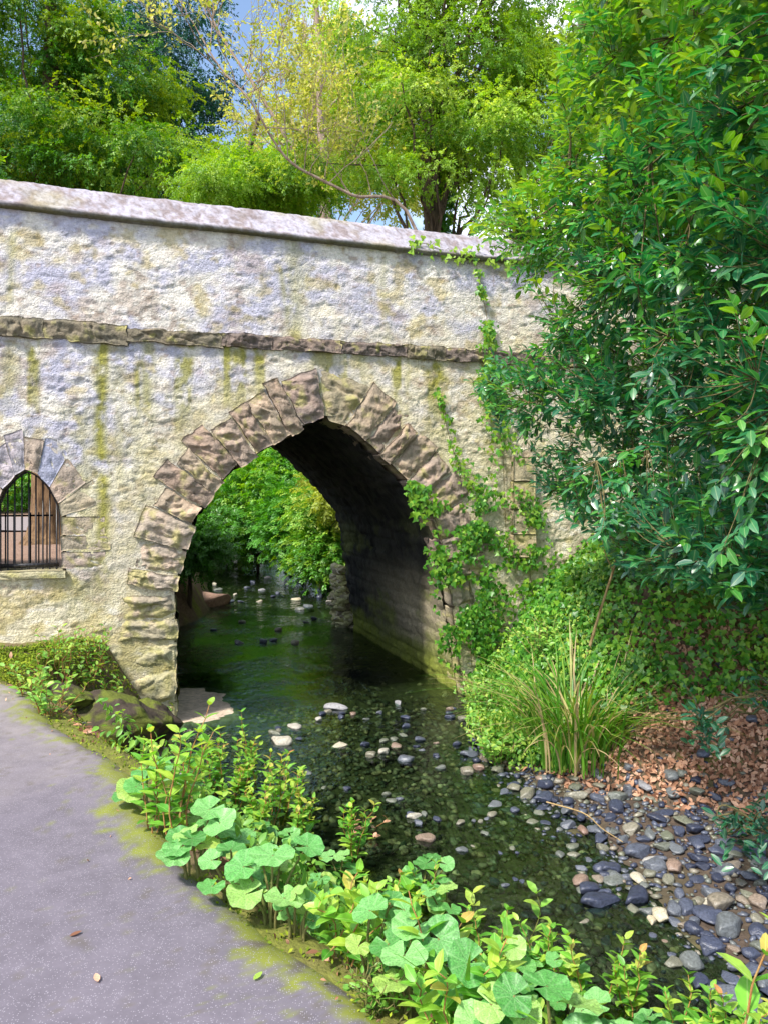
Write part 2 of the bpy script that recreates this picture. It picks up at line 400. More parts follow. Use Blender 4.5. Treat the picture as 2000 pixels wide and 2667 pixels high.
M['redstem'] = bark_mat('red_stem', (.3, .12, .04), (.42, .26, .1), 12)
M['bark'] = bark_mat('dark_bark', (.035, .025, .018), (.12, .085, .06))
M['palebark'] = bark_mat('pale_bark', (.22, .15, .11), (.42, .33, .27))
M['redbark'] = bark_mat('fissured_trunk_bark', (.06, .035, .02), (.24, .15, .08), 4)
M['bushtwig'] = bark_mat('shrub_bark', (.06, .055, .02), (.2, .16, .07), 10)
M['twig'] = bark_mat('tan_twig', (.2, .13, .05), (.5, .36, .18), 8)
M['wetstone'] = stone_mat('wet_dark_stone', [(0, (.025, .03, .055)), (.35, (.06, .07, .11)), (.6, (.11, .12, .14)), (.78, (.13, .14, .10)), (.93, (.2, .18, .14)), (1, (.22, .14, .11))], .38, .5)
M['drystone'] = stone_mat('dry_pale_stone', [(0, (.24, .24, .27)), (.5, (.36, .34, .29)), (1, (.46, .4, .27))], .6, .4)
M['submerged'] = stone_mat('stream_bed_stone', [(0, (.04, .05, .03)), (.4, (.15, .14, .10)), (.75, (.27, .22, .15)), (.93, (.4, .28, .17)), (1, (.6, .48, .34))], .7, .3)
def metal():
    m, nt, o = nmat('weathered_iron'); p = nt.nodes.new('ShaderNodeBsdfPrincipled')
    g = nt.nodes.new('ShaderNodeTexNoise'); g.inputs['Scale'].default_value = 30
    r = ramp(nt, [(.4, (.012, .012, .015)), (.7, (.06, .055, .055))]); nt.links.new(g.outputs['Fac'], r.inputs['Fac']); nt.links.new(r.outputs[0], p.inputs['Base Color'])
    p.inputs['Metallic'].default_value = .3; p.inputs['Roughness'].default_value = .35; nt.links.new(p.outputs[0], o.inputs['Surface']); return m
M['iron'] = metal()
def water_mat():
    m, nt, o = nmat('stream_water'); L = nt.links.new; N = nt.nodes.new
    t = N('ShaderNodeTexCoord')
    mp = N('ShaderNodeMapping'); mp.inputs['Scale'].default_value = (1.0, .55, 1); mp.inputs['Rotation'].default_value = (0, 0, math.radians(-20)); L(t.outputs['Object'], mp.inputs[0])
    n1 = N('ShaderNodeTexNoise'); n1.inputs['Scale'].default_value = 9; n1.inputs['Detail'].default_value = 4; L(mp.outputs[0], n1.inputs['Vector'])
    wv = N('ShaderNodeTexNoise'); wv.inputs['Scale'].default_value = 34; wv.inputs['Detail'].default_value = 3; L(mp.outputs[0], wv.inputs['Vector'])
    n3 = N('ShaderNodeTexNoise'); n3.inputs['Scale'].default_value = 1.1; n3.inputs['Detail'].default_value = 2; L(t.outputs['Object'], n3.inputs['Vector'])
    rr = N('ShaderNodeMapRange'); rr.inputs['From Min'].default_value = .42; rr.inputs['From Max'].default_value = .6; rr.inputs['To Min'].default_value = .25; rr.inputs['To Max'].default_value = 1.0; L(n3.outputs['Fac'], rr.inputs['Value'])
    a1 = N('ShaderNodeMath'); a1.operation = 'MULTIPLY_ADD'; L(wv.outputs['Fac'], a1.inputs[0]); a1.inputs[1].default_value = .3; L(n1.outputs['Fac'], a1.inputs[2])
    b = N('ShaderNodeBump'); b.inputs['Distance'].default_value = .03; L(rr.outputs[0], b.inputs['Strength']); L(a1.outputs[0], b.inputs['Height'])
    tr = N('ShaderNodeBsdfTransparent'); tr.inputs['Color'].default_value = (.48, .66, .50, 1)
    gl = N('ShaderNodeBsdfGlossy'); gl.inputs['Roughness'].default_value = .03; L(b.outputs[0], gl.inputs['Normal']); gl.inputs['Color'].default_value = (.8, .85, .95, 1)
    fr = N('ShaderNodeFresnel'); fr.inputs['IOR'].default_value = 1.55; L(b.outputs[0], fr.inputs['Normal'])
    ms = N('ShaderNodeMixShader'); L(fr.outputs[0], ms.inputs[0]); L(tr.outputs[0], ms.inputs[1]); L(gl.outputs[0], ms.inputs[2])
    L(ms.outputs[0], o.inputs['Surface']); return m
M['water'] = water_mat()

# ------------------------------------------------------------------ layout: wall frame, banks, terrain
P0 = np.array([-3.95, 7.9]); DX = np.array([.9455, .3256]); NY = np.array([-.3256, .9455])
BRZ = math.atan2(.3256, .9455)
def wl(s, t, z=0.0):
    """wall frame (along, behind, up) to world"""
    s, t, z = np.broadcast_arrays(np.asarray(s, float), np.asarray(t, float), np.asarray(z, float))
    return np.stack([P0[0] + DX[0] * s + NY[0] * t, P0[1] + DX[1] * s + NY[1] * t, z], -1)
def to_wall(X, Y):
    x, y = X - P0[0], Y - P0[1]
    return x * DX[0] + y * DX[1], x * NY[0] + y * NY[1]
def pxw(u, v):
    """picture point (1659 x 2212 grid) to the wall's own (s, z)"""
    k = (u - 829.5) / 1659
    s = (k * P0[1] - P0[0]) / (DX[0] - k * DX[1]); Y = P0[1] + DX[1] * s
    return s, 1.6 - (v - 1055) / 1659 * Y
def px(u, v, Y):
    return np.array([(u - 829.5) / 1659 * Y, Y, 1.6 - (v - 1055) / 1659 * Y])

def polyd(X, Y, P):
    """distance to polyline and the sign of the side (positive on the right hand when walking it)"""
    X = np.asarray(X, float); Y = np.asarray(Y, float)
    best = np.full(X.shape, 1e9); sg = np.ones(X.shape)
    for a, b in zip(P[:-1], P[1:]):
        d = b - a; L2 = d @ d
        t = np.clip(((X - a[0]) * d[0] + (Y - a[1]) * d[1]) / L2, 0, 1)
        ex, ey = X - a[0] - t * d[0], Y - a[1] - t * d[1]
        q = ex * ex + ey * ey; m = q < best - 1e-12
        c = d[0] * ey - d[1] * ex
        sg = np.where(m, np.where(c < 0, 1, -1), sg); best = np.where(m, q, best)
    return np.sqrt(best) * sg

A_ = lambda L: np.array(L, float)
tw = lambda s, t: tuple(wl(s, t)[:2])
BL = catmull(A_([(-14, 60), (-10.5, 45), (-7.6, 31), (-5.7, 24), (-4.35, 19), (-3.65, 15.6), tw(1.5, 4.9), tw(1.56, 2.5), tw(1.56, .1), (-2.33, 8.05), (-1.95, 7.3), (-1.5, 6.3), (-.9, 5.3), (-.2, 4.4), (.5, 3.65), (1.3, 2.8), (2.2, 1.8), (3.0, .4), (3.2, -6)]), 5)
BR = catmull(A_([(-7, 60), (-5.5, 45), (-4.0, 31), (-2.7, 24), (-1.7, 20), (-1.05, 17.4), tw(5.45, 5.2), tw(5.4, 2.5), tw(5.38, .1), (1.05, 8.6), (1.0, 7.5), (1.25, 6.8), (1.5, 6.0), (1.7, 5.2), (1.85, 4.4), (2.05, 3.5), (2.6, 2.4), (3.6, .6), (4.2, -6)]), 5)
FT = catmull(A_([(-6.6, 60), (-5.2, 45), (-3.8, 31), (-2.5, 24), (-1.5, 20), (-.9, 17.4), tw(5.5, 5.2), tw(5.5, 2.5), tw(5.45, .1), (1.2, 8.6), (1.2, 7.5), (1.75, 6.5), (2.8, 5.75), (4.2, 5.1), (6.5, 4.2), (10, 2.5), (16, -3), (20, -8)]), 4)
PE = catmull(A_([(-16, 8.3), (-9, 7.4), (-5.5, 7.0), (-3.12, 6.25), (-2.2, 5.15), (-1.64, 4.54), (-1.31, 4.115), (-.853, 3.3), (-.534, 2.87), (-.196, 2.516), (0, 2.294), (.45, 1.8), (1.0, 1.1), (1.5, 0), (1.8, -2), (1.9, -8)]), 8)

def terrain(X, Y, detail=True):
    X = np.asarray(X, float); Y = np.asarray(Y, float)
    dl = polyd(X, Y, BL)          # positive: left bank side is to the right hand? (fixed below)
    dr = polyd(X, Y, BR); df = polyd(X, Y, FT)
    # both lines are walked from far to near: the stream lies to the left hand of BR's ... (viewed walking towards the camera)
    left = dl                      # > 0 on the land left of the stream in the picture
    right = -dr                    # > 0 on the land right of the stream
    foot = -df
    s, t = to_wall(X, Y)
    n = fbm(X * .9, Y * .9, 0, 3, 3); n2 = fbm(X * 5, Y * 5, 0, 3, 9)
    cap = lerp(0, .32, sstep(0, 4, t)) + .9 * sstep(20, 40, Y) 
    zl = np.minimum(-1.0 + 1.75 * np.maximum(left, 0) + .12 * n * sstep(.1, .6, left), cap)
    # shelf of mud at the foot of the left pier
    shelf = np.exp(-(((X + 2.3) / .62) ** 4 + ((Y - 6.95) / .85) ** 4))
    zl = lerp(zl, np.minimum(zl, -.93 + .15 * left), np.clip(shelf * 1.3, 0, 1))
    dpp = polyd(X, Y, PE); wb = sstep(-3.15, -2.75, X + .1 * n) * sstep(8.0, 7.3, Y)
    zl = lerp(zl, np.minimum(zl, np.maximum(-.04 - 1.25 * np.maximum(-dpp - .16 - .05 * n, 0), -.9 + .1 * np.maximum(left, 0))), wb)
    k = lerp(.62, 1.55, sstep(6.6, 8.8, Y))
    k = lerp(k, .8, sstep(14, 18, Y))
    zr = -1.0 + np.minimum(.1 * np.maximum(right, 0), .12) + k * np.maximum(foot - .05, 0)
    capr = lerp(2.3, 1.5, sstep(7.5, 9.5, Y)); capr = lerp(capr, 3.2, sstep(13, 20, Y))
    zr = np.where(zr > -.6, -.6 + (capr + .6) * (1 - np.exp(-(zr + .6) / (capr + .6))), zr)
    zr = zr + .1 * n * sstep(.2, 1, foot)
    ins = np.maximum(left, right)   # negative inside the stream
    bed = -1.0 + np.maximum(.30 * ins, -.2) * 1.0 + .03 * n2
    bed = np.where((right > left) & (Y < 7.5), -1.0 + np.maximum(.09 * ins, -.17) + .03 * n2, bed)
    z = np.where(left > 0, zl, np.where(right > 0, zr, bed))
    # sand bar against the left pier
    sb = np.exp(-(((s - 1.95) / .6) ** 4 + ((t - .85) / 1.0) ** 4)) + .3 * n2 + .2 * n
    z = np.where(ins < .2, np.maximum(z, -1.12 + .135 * np.clip(sb * 1.3, 0, 1)), z)
    if detail: z = z + np.where(ins > 0, .035 * n2, 0)
    dp = polyd(X, Y, PE)           # path lies on the positive side
    pm = sstep(-.25, .02, dp)
    z = lerp(z, -.004, pm)
    far = np.hypot(X, Y)
    z = z + sstep(60, 200, far) * 6 * (ins > 0)
    return z
# orient the signs once, with a known point of each
if polyd(A_([-5.0]), A_([4.0]), BL)[0] < 0: raise RuntimeError('BL side')
if polyd(A_([-5.0]), A_([1.0]), PE)[0] < 0: raise RuntimeError('PE side')

def drop(u, v, h=0.0, y0=1.6, y1=34):
    """where the sight line through picture point (u, v) passes h above the ground"""
    Y = np.linspace(y0, y1, 1600); X = (u - 829.5) / 1659 * Y; Z = 1.6 - (v - 1055) / 1659 * Y
    g = np.maximum(terrain(X, Y, False), -1.0 if h == 0 else -9)
    k = np.argmax(Z <= g + h)
    return X[k], Y[k], float(terrain(X[k:k+1], Y[k:k+1])[0])

# ------------------------------------------------------------------ ground sheet
def axis(lo, hi, fine, dense, grow=1.12):
    a = list(np.arange(dense[0], dense[1], fine)); st = fine
    x = dense[1]
    while x < hi: a.append(x); st *= grow; x += st
    a.append(hi); st = fine; x = dense[0]; b = []
    while x > lo: st *= grow; x -= st; b.append(max(x, lo))
    return np.array(sorted(set(b + a)))
gx = axis(-400, 400, .05, (-6.5, 7)); gy = axis(-60, 700, .05, (1.5, 17), 1.06)
GX, GY = np.meshgrid(gx, gy, indexing='ij'); GZ = terrain(GX, GY)
def ground_color(X, Y, Z):
    dl = polyd(X, Y, BL); dr = -polyd(X, Y, BR); df = -polyd(X, Y, FT); dp = polyd(X, Y, PE)
    s, t = to_wall(X, Y)
    n = fbm(X * 2.2, Y * 2.2, 0, 4, 21); n2 = fbm(X * 9, Y * 9, 0, 3, 31)
    soil = np.array([.13, .085, .055]); dirt = np.array([.24, .155, .115]); wetsoil = np.array([.075, .055, .042]); moss = np.array([.16, .19, .02]); bedc = np.array([.085, .075, .035]); sand = np.array([.52, .42, .32])
    C = np.ones(X.shape + (3,)) * soil
    m = sstep(-.15, .35, n + .25 * n2)[..., None]
    C = lerp(C, moss, m * .7)
    inb = np.maximum(dl, dr)
    C = lerp(C, bedc * (1 + .5 * n2[..., None]), sstep(.06, -.02, inb)[..., None])
    C = lerp(C, wetsoil, (sstep(-.1, .05, dr) * sstep(.5, .1, df) * (Y < 8.5))[..., None] * .9)
    sb = np.exp(-(((s - 1.95) / .6) ** 4 + ((t - .85) / 1.0) ** 4))
    C = lerp(C, sand * (1 + .35 * n2 + .25 * n)[..., None], (sstep(.3, .6, sb) * (inb < .3))[..., None])
    C = lerp(C, dirt, (sstep(3.5, 5, t) * (dl > .3))[..., None])
    C = lerp(C, dirt, (np.exp(-(((X + 2.2) / .6) ** 4 + ((Y - 6.8) / .8) ** 4)) > .5)[..., None] * .7)
    return np.clip(C, 0, 1)
G = Geo(); G.add(np.stack([GX, GY, GZ], -1).reshape(-1, 3), grid_faces(*GX.shape), col=ground_color(GX, GY, GZ).reshape(-1, 3))
tag(G.build('ground', M['ground'], attrs=('col',)), kind='structure')

# ------------------------------------------------------------------ asphalt path
E = catmull(PE[::2], 6)
offs = np.concatenate([np.arange(0, 1.2, .03), np.arange(1.2, 3, .15), np.arange(3, 14, 1.0)])
dv = np.array([-.94, -.34])
ex = E[:, None, :] + dv * offs[None, :, None]
ex = ex + .035 * np.stack([noise(E[:, 0] * 6, E[:, 1] * 6, 0, 4), noise(E[:, 0] * 6, E[:, 1] * 6, 0, 5)], -1)[:, None] * np.exp(-offs / .2)[None, :, None]
X, Y = ex[..., 0], ex[..., 1]
d = polyd(X, Y, PE)
Z = .006 + .03 * sstep(0, .12, offs)[None] + .006 * fbm(X * 1.5, Y * 1.5, 0, 3, 2) - .02 * (offs == 0)[None]
n = fbm(X * 3, Y * 3, 0, 4, 41); n2 = fbm(X * 14, Y * 14, 0, 3, 43)
asp = np.array([.13, .115, .14]); asp2 = np.array([.23, .203, .195]); mo = np.array([.17, .19, .025]); dk = np.array([.10, .085, .06])
C = lerp(np.ones(X.shape + (3,)) * asp, asp2, sstep(3.2, 6.5, Y + n * .8)[..., None])
n3 = fbm(X * 40, Y * 40, 0, 2, 44); mk = np.clip(sstep(.20, .04, d + .22 * n + .16 * n2 + .12 * n3) + .5 * sstep(.3, .6, n3 + n2 - d * .6), 0, 1)[..., None]
C = lerp(C, lerp(mo, dk, sstep(-.1, .4, n2 + n * .5)[..., None]), mk * .95)
C = lerp(C, C * .72, sstep(.2, .6, fbm(X * 1.1, Y * 1.1, 0, 4, 47))[..., None])
G = Geo(); G.add(np.stack([X, Y, Z], -1).reshape(-1, 3), grid_faces(*X.shape), col=C.reshape(-1, 3))
tag(G.build('path', M['asphalt'], attrs=('col',)), kind='structure')

# ------------------------------------------------------------------ water
idx = np.linspace(0, 1, 160)
def resamp(P, f): 
    L = np.concatenate([[0], np.cumsum(np.linalg.norm(np.diff(P, axis=0), axis=1))]); return np.stack([np.interp(f * L[-1], L, P[:, k]) for k in (0, 1)], -1)
ly = np.linspace(56, -4, 240)
li = np.interp(-ly, -BL[:, 1], BL[:, 0]); ri = np.interp(-ly, -BR[:, 1], BR[:, 0])
f = np.linspace(-.0, 1.0, 24)
XX = (li - .35)[:, None] + ((ri - li) + .75)[:, None] * f[None]; YY = np.broadcast_to(ly[:, None], XX.shape)
WF = grid_faces(*XX.shape); WV = np.stack([XX, YY, np.full(XX.shape, -1.0)], -1).reshape(-1, 3)
if np.cross(WV[WF[0, 1]] - WV[WF[0, 0]], WV[WF[0, 2]] - WV[WF[0, 0]])[2] < 0: WF = WF[:, ::-1]      # surface faces the sky
G = Geo(); G.add(WV, WF)
tag(G.build('stream_water', M['water'], attrs=()), kind='structure')

# ================================================================== BRIDGE
CS, CZ, R0 = 3.40, .45, 1.70
# the opening measured from the photo: slightly pointed, its right haunch lower than its left
AP = catmull(np.array([(5.02, .45), (4.97, .80), (4.86, 1.16), (4.62, 1.50), (4.38, 1.76), (4.02, 2.10), (3.68, 2.37), (3.5, 2.43), (3.30, 2.37), (2.85, 2.11), (2.36, 1.78), (2.02, 1.34), (1.85, .91), (1.76, .45)]), 10)
ATH = np.arctan2(AP[:, 1] - CZ, AP[:, 0] - CS); ARR = np.hypot(AP[:, 0] - CS, AP[:, 1] - CZ); _o = np.argsort(ATH); ATH, ARR = ATH[_o], ARR[_o]
AL = np.concatenate([[0], np.cumsum(np.hypot(*np.diff(AP, axis=0).T))])
_tn = np.gradient(AP, axis=0); _tn = np.stack([np.convolve(np.pad(_tn[:, k], 9, 'edge'), np.ones(19) / 19, 'valid') for k in (0, 1)], -1)
AN = np.stack([_tn[:, 1], -_tn[:, 0]], -1); AN /= np.linalg.norm(AN, axis=1, keepdims=True)
def side_s(z): return np.interp(-np.asarray(z, float), [-.45, 1.3], [5.02, 5.30])
def adist(s, z):
    """distance outside the arch opening, negative inside"""
    s = np.asarray(s, float); z = np.asarray(z, float)
    th = np.arctan2(np.maximum(z - CZ, 1e-6), s - CS); up = np.hypot(s - CS, z - CZ) - np.interp(th, ATH, ARR)
    lo = np.where(s < CS, 1.76 - s, s - side_s(z))
    return np.where(z >= CZ, up, lo)
bridge = empty('stone_bridge', (P0[0], P0[1], 0), BRZ)
tag(bridge, 'old pale rubble stone arch bridge with parapet and rough voussoirs over the stream', 'bridge')
WS0, WS1, WA, WZ0, WZS = -.06, .575, .0, .74, 1.30        # gated opening
def win_in(s, z, m=0.0):
    c = (WS0 + WS1) / 2; hw = (WS1 - WS0) / 2
    top = WZS + .5 * np.clip(1 - (np.abs(s - c) / hw) ** 1.55, 0, 1) ** .62
    return (s > WS0 - m) & (s < WS1 + m) & (z > WZ0 - m) & (z < np.where(np.abs(s - c) < hw, top, WZS) + m)
def facets(x, y, seed, tilt, bias):
    """broken-stone relief: every cell is a small plane with its own tilt and height"""
    ix, iy = np.floor(x).astype(np.int64), np.floor(y).astype(np.int64)
    d1 = np.full(np.shape(x), 9.0); h = np.zeros(np.shape(x))
    for a in (-1, 0, 1):
        for b in (-1, 0, 1):
            cx = ix + a; cy = iy + b
            qx = cx + .1 + .8 * _h(cx, cy, 0, seed); qy = cy + .1 + .8 * _h(cx, cy, 1, seed)
            d = np.hypot(qx - x, qy - y); m = d < d1; d1 = np.where(m, d, d1)
            hh = _h(cx, cy, 2, seed) + tilt * ((_h(cx, cy, 3, seed) - .5) * 2 * (x - qx) + ((_h(cx, cy, 4, seed) - .5) * 2 - bias) * (y - qy))
            h = np.where(m, hh, h)
    return h
def relief(s, z):
    ws = s + .10 * fbm(s * 3.1, z * 3.1, 0, 3, 61); wz = z + .07 * fbm(s * 3.3, z * 3.3, 0, 3, 62)
    d1, d2, cid = worley(ws * 2.9, wz * 5.2, 5)
    h = .010 * sstep(0, .3, d2 - d1) * cid + .012 * fbm(ws * 1.6, wz * 2.6, 0, 3, 70)
    k = sstep(-.45, .15, noise(s * 1.9, z * 2.3, 0, 78))
    h += .010 * facets(ws * 5.2, wz * 9.5, 11, .9, .5) * k + .009 * facets(ws * 12 + wz * 3, wz * 19, 12, .9, .5) * (.35 + .65 * k)
    h += .007 * fbm(s * 24, z * 30, 0, 3, 73) + .006 * ridged(ws * 9, wz * 15, 0, 3, 77)
    ring = sstep(.62, .5, adist(s, z)) * (z < 3.1)
    wr = sstep(.85, .7, np.hypot((s - c_w) / .8, (z - 1.3))) * (z > .7)
    return h * .72 * (1 - .7 * np.maximum(ring, wr))
c_w = .2575
STREAKS = [(215, .085, 735, 1260, .95), (262, .10, 740, 1050, .45), (322, .07, 740, 900, .7), (505, .16, 740, 860, .6), (300, .2, 850, 1200, .35),
           (640, .12, 500, 760, .5), (615, .05, 560, 690, .6), (690, .16, 755, 870, .8), (780, .1, 755, 850, .5), (880, .05, 760, 900, .4), (20, .05, 500, 640, .5), (170, .2, 880, 1300, .5), (20, .1, 735, 860, .5),
           (830, .05, 520, 740, .3), (70, .05, 740, 830, .5), (740, .1, 1255, 700, .2)]
def wallcol(s, z):
    n = fbm(s * 1.3, z * 1.6, 0, 4, 81); n2 = fbm(s * 7, z * 7, 0, 3, 83); n3 = fbm(s * 3.1, z * 3.6, 0, 4, 85)
    lil = np.array([.47, .46, .56]); pale = np.array([.66, .62, .56]); crm = np.array([.64, .57, .38]); och = np.array([.42, .34, .13]); moss = np.array([.26, .25, .035]); brn = np.array([.33, .23, .17])
    C = lerp(lil, pale, sstep(-.35, .3, n3 + .2 * n2)[..., None])
    w = sstep(-.45, .55, (2.0 - z) * .38 + (s - 1.5) * .14 + n * .55 + n2 * .25 + .1 * (z > 3.3))
    C = lerp(C, crm, w[..., None] * .9)
    C = lerp(C, brn, (sstep(.12, .5, fbm(s * 4.1, z * 5.9, 0, 4, 87)) * .45)[..., None])
    C = lerp(C, brn * .8, (sstep(.25, .6, fbm(s * 11, z * 17, 0, 3, 88) + .25 * n3) * .6)[..., None]); C = lerp(C, pale * 1.12, (sstep(.2, .5, fbm(s * 9, z * 15, 0, 3, 98)) * .6)[..., None])
    C = lerp(C, och, (sstep(.1, .5, fbm(s * 5.5, z * 6.5, 0, 4, 89) + .25 * sstep(.9, -.3, z)) * .6)[..., None])
    m = np.zeros(s.shape)
    for u, wd, v0, v1, st in STREAKS:
        s0, z0 = pxw(u, v0); _, z1 = pxw(u, v1)
        ws = s + .06 * noise(z * 2.2, s * 3, u, 91)
        g = np.exp(-((ws - s0) / wd) ** 2) * sstep(z1 - .3, z1 + .15, z) * sstep(z0 + .04, z0 - .02, z)
        m = np.maximum(m, g * st)
    rs = noise(s * 6.0, z * .35, 0, 95) + .5 * noise(s * 14, z * .8, 0, 96)
    m = np.maximum(m, .95 * sstep(.2, .75, rs) * sstep(1.6, 3.1, z + .3 * n) * (z < 3.3))
    m = m * sstep(-.5, .3, n2 + .2 + .9 * fbm(s * 13, z * 9, 0, 3, 79))
    C = lerp(C, moss, m[..., None])
    lowm = sstep(.35, -.6, z + .5 * n3) * sstep(-.2, .4, n3 + n2 * .4)
    C = lerp(C, moss * 1.1, (lowm * .75)[..., None])
    ed = np.exp(-np.abs(adist(s, z) - .66) / .15) * (z > .3)
    C = lerp(C, crm * .9, (ed * .5)[..., None])
    return np.clip(C * (1 + .12 * n2)[..., None], 0, 1)
def sheet(s0, s1, z0, z1, st, hole, tfn, name, mat, colfn, t0=0.0, flip=False):
    ss = np.arange(s0, s1 + st, st); zz = np.arange(z0, z1 + st, st)
    S, Zz = np.meshgrid(ss, zz, indexing='ij')
    T = t0 + tfn(S, Zz)
    F = grid_faces(*S.shape)
    if hole is not None:
        cs, cz = S.ravel()[F].mean(1), Zz.ravel()[F].mean(1); F = F[~hole(cs, cz)]
    if flip: F = F[:, ::-1]
    G = Geo(); G.add(np.stack([S, T, Zz], -1).reshape(-1, 3), F, col=colfn(S, Zz).reshape(-1, 3))
    return G.build(name, mat, bridge, attrs=('col',))
def arch_in(s, z, r): return adist(s, z) < r - R0
EXT0, EXT1 = -9.0, 13.0
sheet(-1.0, 8.2, -1.25, 3.26, .017, lambda s, z: arch_in(s, z, R0 + .03) | win_in(s, z, .05), lambda s, z: -relief(s, z), 'spandrel_wall', M['wall'], wallcol)
sheet(-1.0, 8.2, 3.30, 4.52, .017, None, lambda s, z: -relief(s, z) * .85, 'parapet_wall', M['wall'], wallcol)
sheet(EXT0, -1.0, -.6, 4.52, .06, None, lambda s, z: -relief(s, z), 'side_wall', M['wall'], wallcol)
sheet(8.2, EXT1, -.6, 4.52, .06, None, lambda s, z: -relief(s, z), 'side_wall', M['wall'], wallcol)
sheet(EXT0, EXT1, -1.25, 4.5, .08, lambda s, z: arch_in(s, z, R0 + .05) | ((s > -2.4) & (s < .85) & (z > .1) & (z < 2.1)), lambda s, z: relief(s, z), 'back_wall', M['wall'], wallcol, 4.75, True)
# deck and inner parapet faces
def boxG(G, a, b, col, sub=None):
    x0, y0, z0 = a; x1, y1, z1 = b
    V = np.array([(x, y, z) for x in (x0, x1) for y in (y0, y1) for z in (z0, z1)], float)
    F = np.array([(0, 1, 3, 2), (4, 6, 7, 5), (0, 4, 5, 1), (2, 3, 7, 6), (0, 2, 6, 4), (1, 5, 7, 3)])
    G.add(V, F, col=col)
G = Geo(); boxG(G, (EXT0, .1, 3.28), (EXT1, 4.65, 3.42), (.2, .18, .17)); G.build('deck', M['stone'], bridge, False, ('col',))
G = Geo(); boxG(G, (EXT0, .12, 3.43), (EXT1, .40, 4.47), (.5, .46, .4)); boxG(G, (EXT0, 4.3, 3.43), (EXT1, 4.66, 4.47), (.5, .46, .4)); G.build('inner_parapet', M['wall'], bridge, False, ('col',))
# coping: profile swept along the wall, rough
def coping(t_front, t_back, name):
    t_front -= .05
    ss = np.arange(EXT0, EXT1, .03)
    prof = [(t_front + .05, 4.47), (t_front - .015, 4.478), (t_front - .035, 4.50), (t_front - .035, 4.525), (t_front - .005, 4.545)]
    for q in np.linspace(0, 1, 12): prof.append((t_front + .0 + q * .19, 4.55 + q * .27))
    prof += [(t_front + .24, 4.845), (t_back - .2, 4.845), (t_back + .02, 4.56), (t_back + .02, 4.47)]
    prof = np.array(prof)
    S = np.repeat(ss[:, None], len(prof), 1); T = np.repeat(prof[None, :, 0], len(ss), 0); Zz = np.repeat(prof[None, :, 1], len(ss), 0)
    h = .016 * fbm(S * 6, Zz * 9, T * 6, 4, 101) + .008 * ridged(S * 14, Zz * 14, 0, 3, 103)
    T = T - h; Zz = Zz + h * .5 + .012 * noise(S * .8, 0, 0, 5)
    j = np.abs(((S + .3) % 1.15) - .0) < .02
    Zz = Zz - j * .01
    n = fbm(S * 3.5, Zz * 5 + T * 3, 0, 4, 105); n2 = fbm(S * 24, Zz * 26, T * 9, 4, 107)
    C = lerp(np.array([.21, .17, .17]), np.array([.36, .34, .395]), sstep(-.5, .3, n * .6 + 1.0 * n2)[..., None])
    C = lerp(C, np.array([.27, .24, .09]), (sstep(.0, .5, fbm(S * 2.2, Zz * 2, 0, 3, 109)) * .5)[..., None])
    C = lerp(C, np.array([.10, .095, .035]), (np.exp(-((Zz - 4.485) / .022) ** 2) * .9)[..., None])  # shadow line along the coping's bottom edge, painted into the colour
    G = Geo(); G.add(np.stack([S, T, Zz], -1).reshape(-1, 3), grid_faces(*S.shape)[:, ::-1], col=C.reshape(-1, 3)); G.build(name, M['coping'], bridge, attrs=('col',))
coping(0, .42, 'coping'); coping(4.3, 4.72, 'coping')

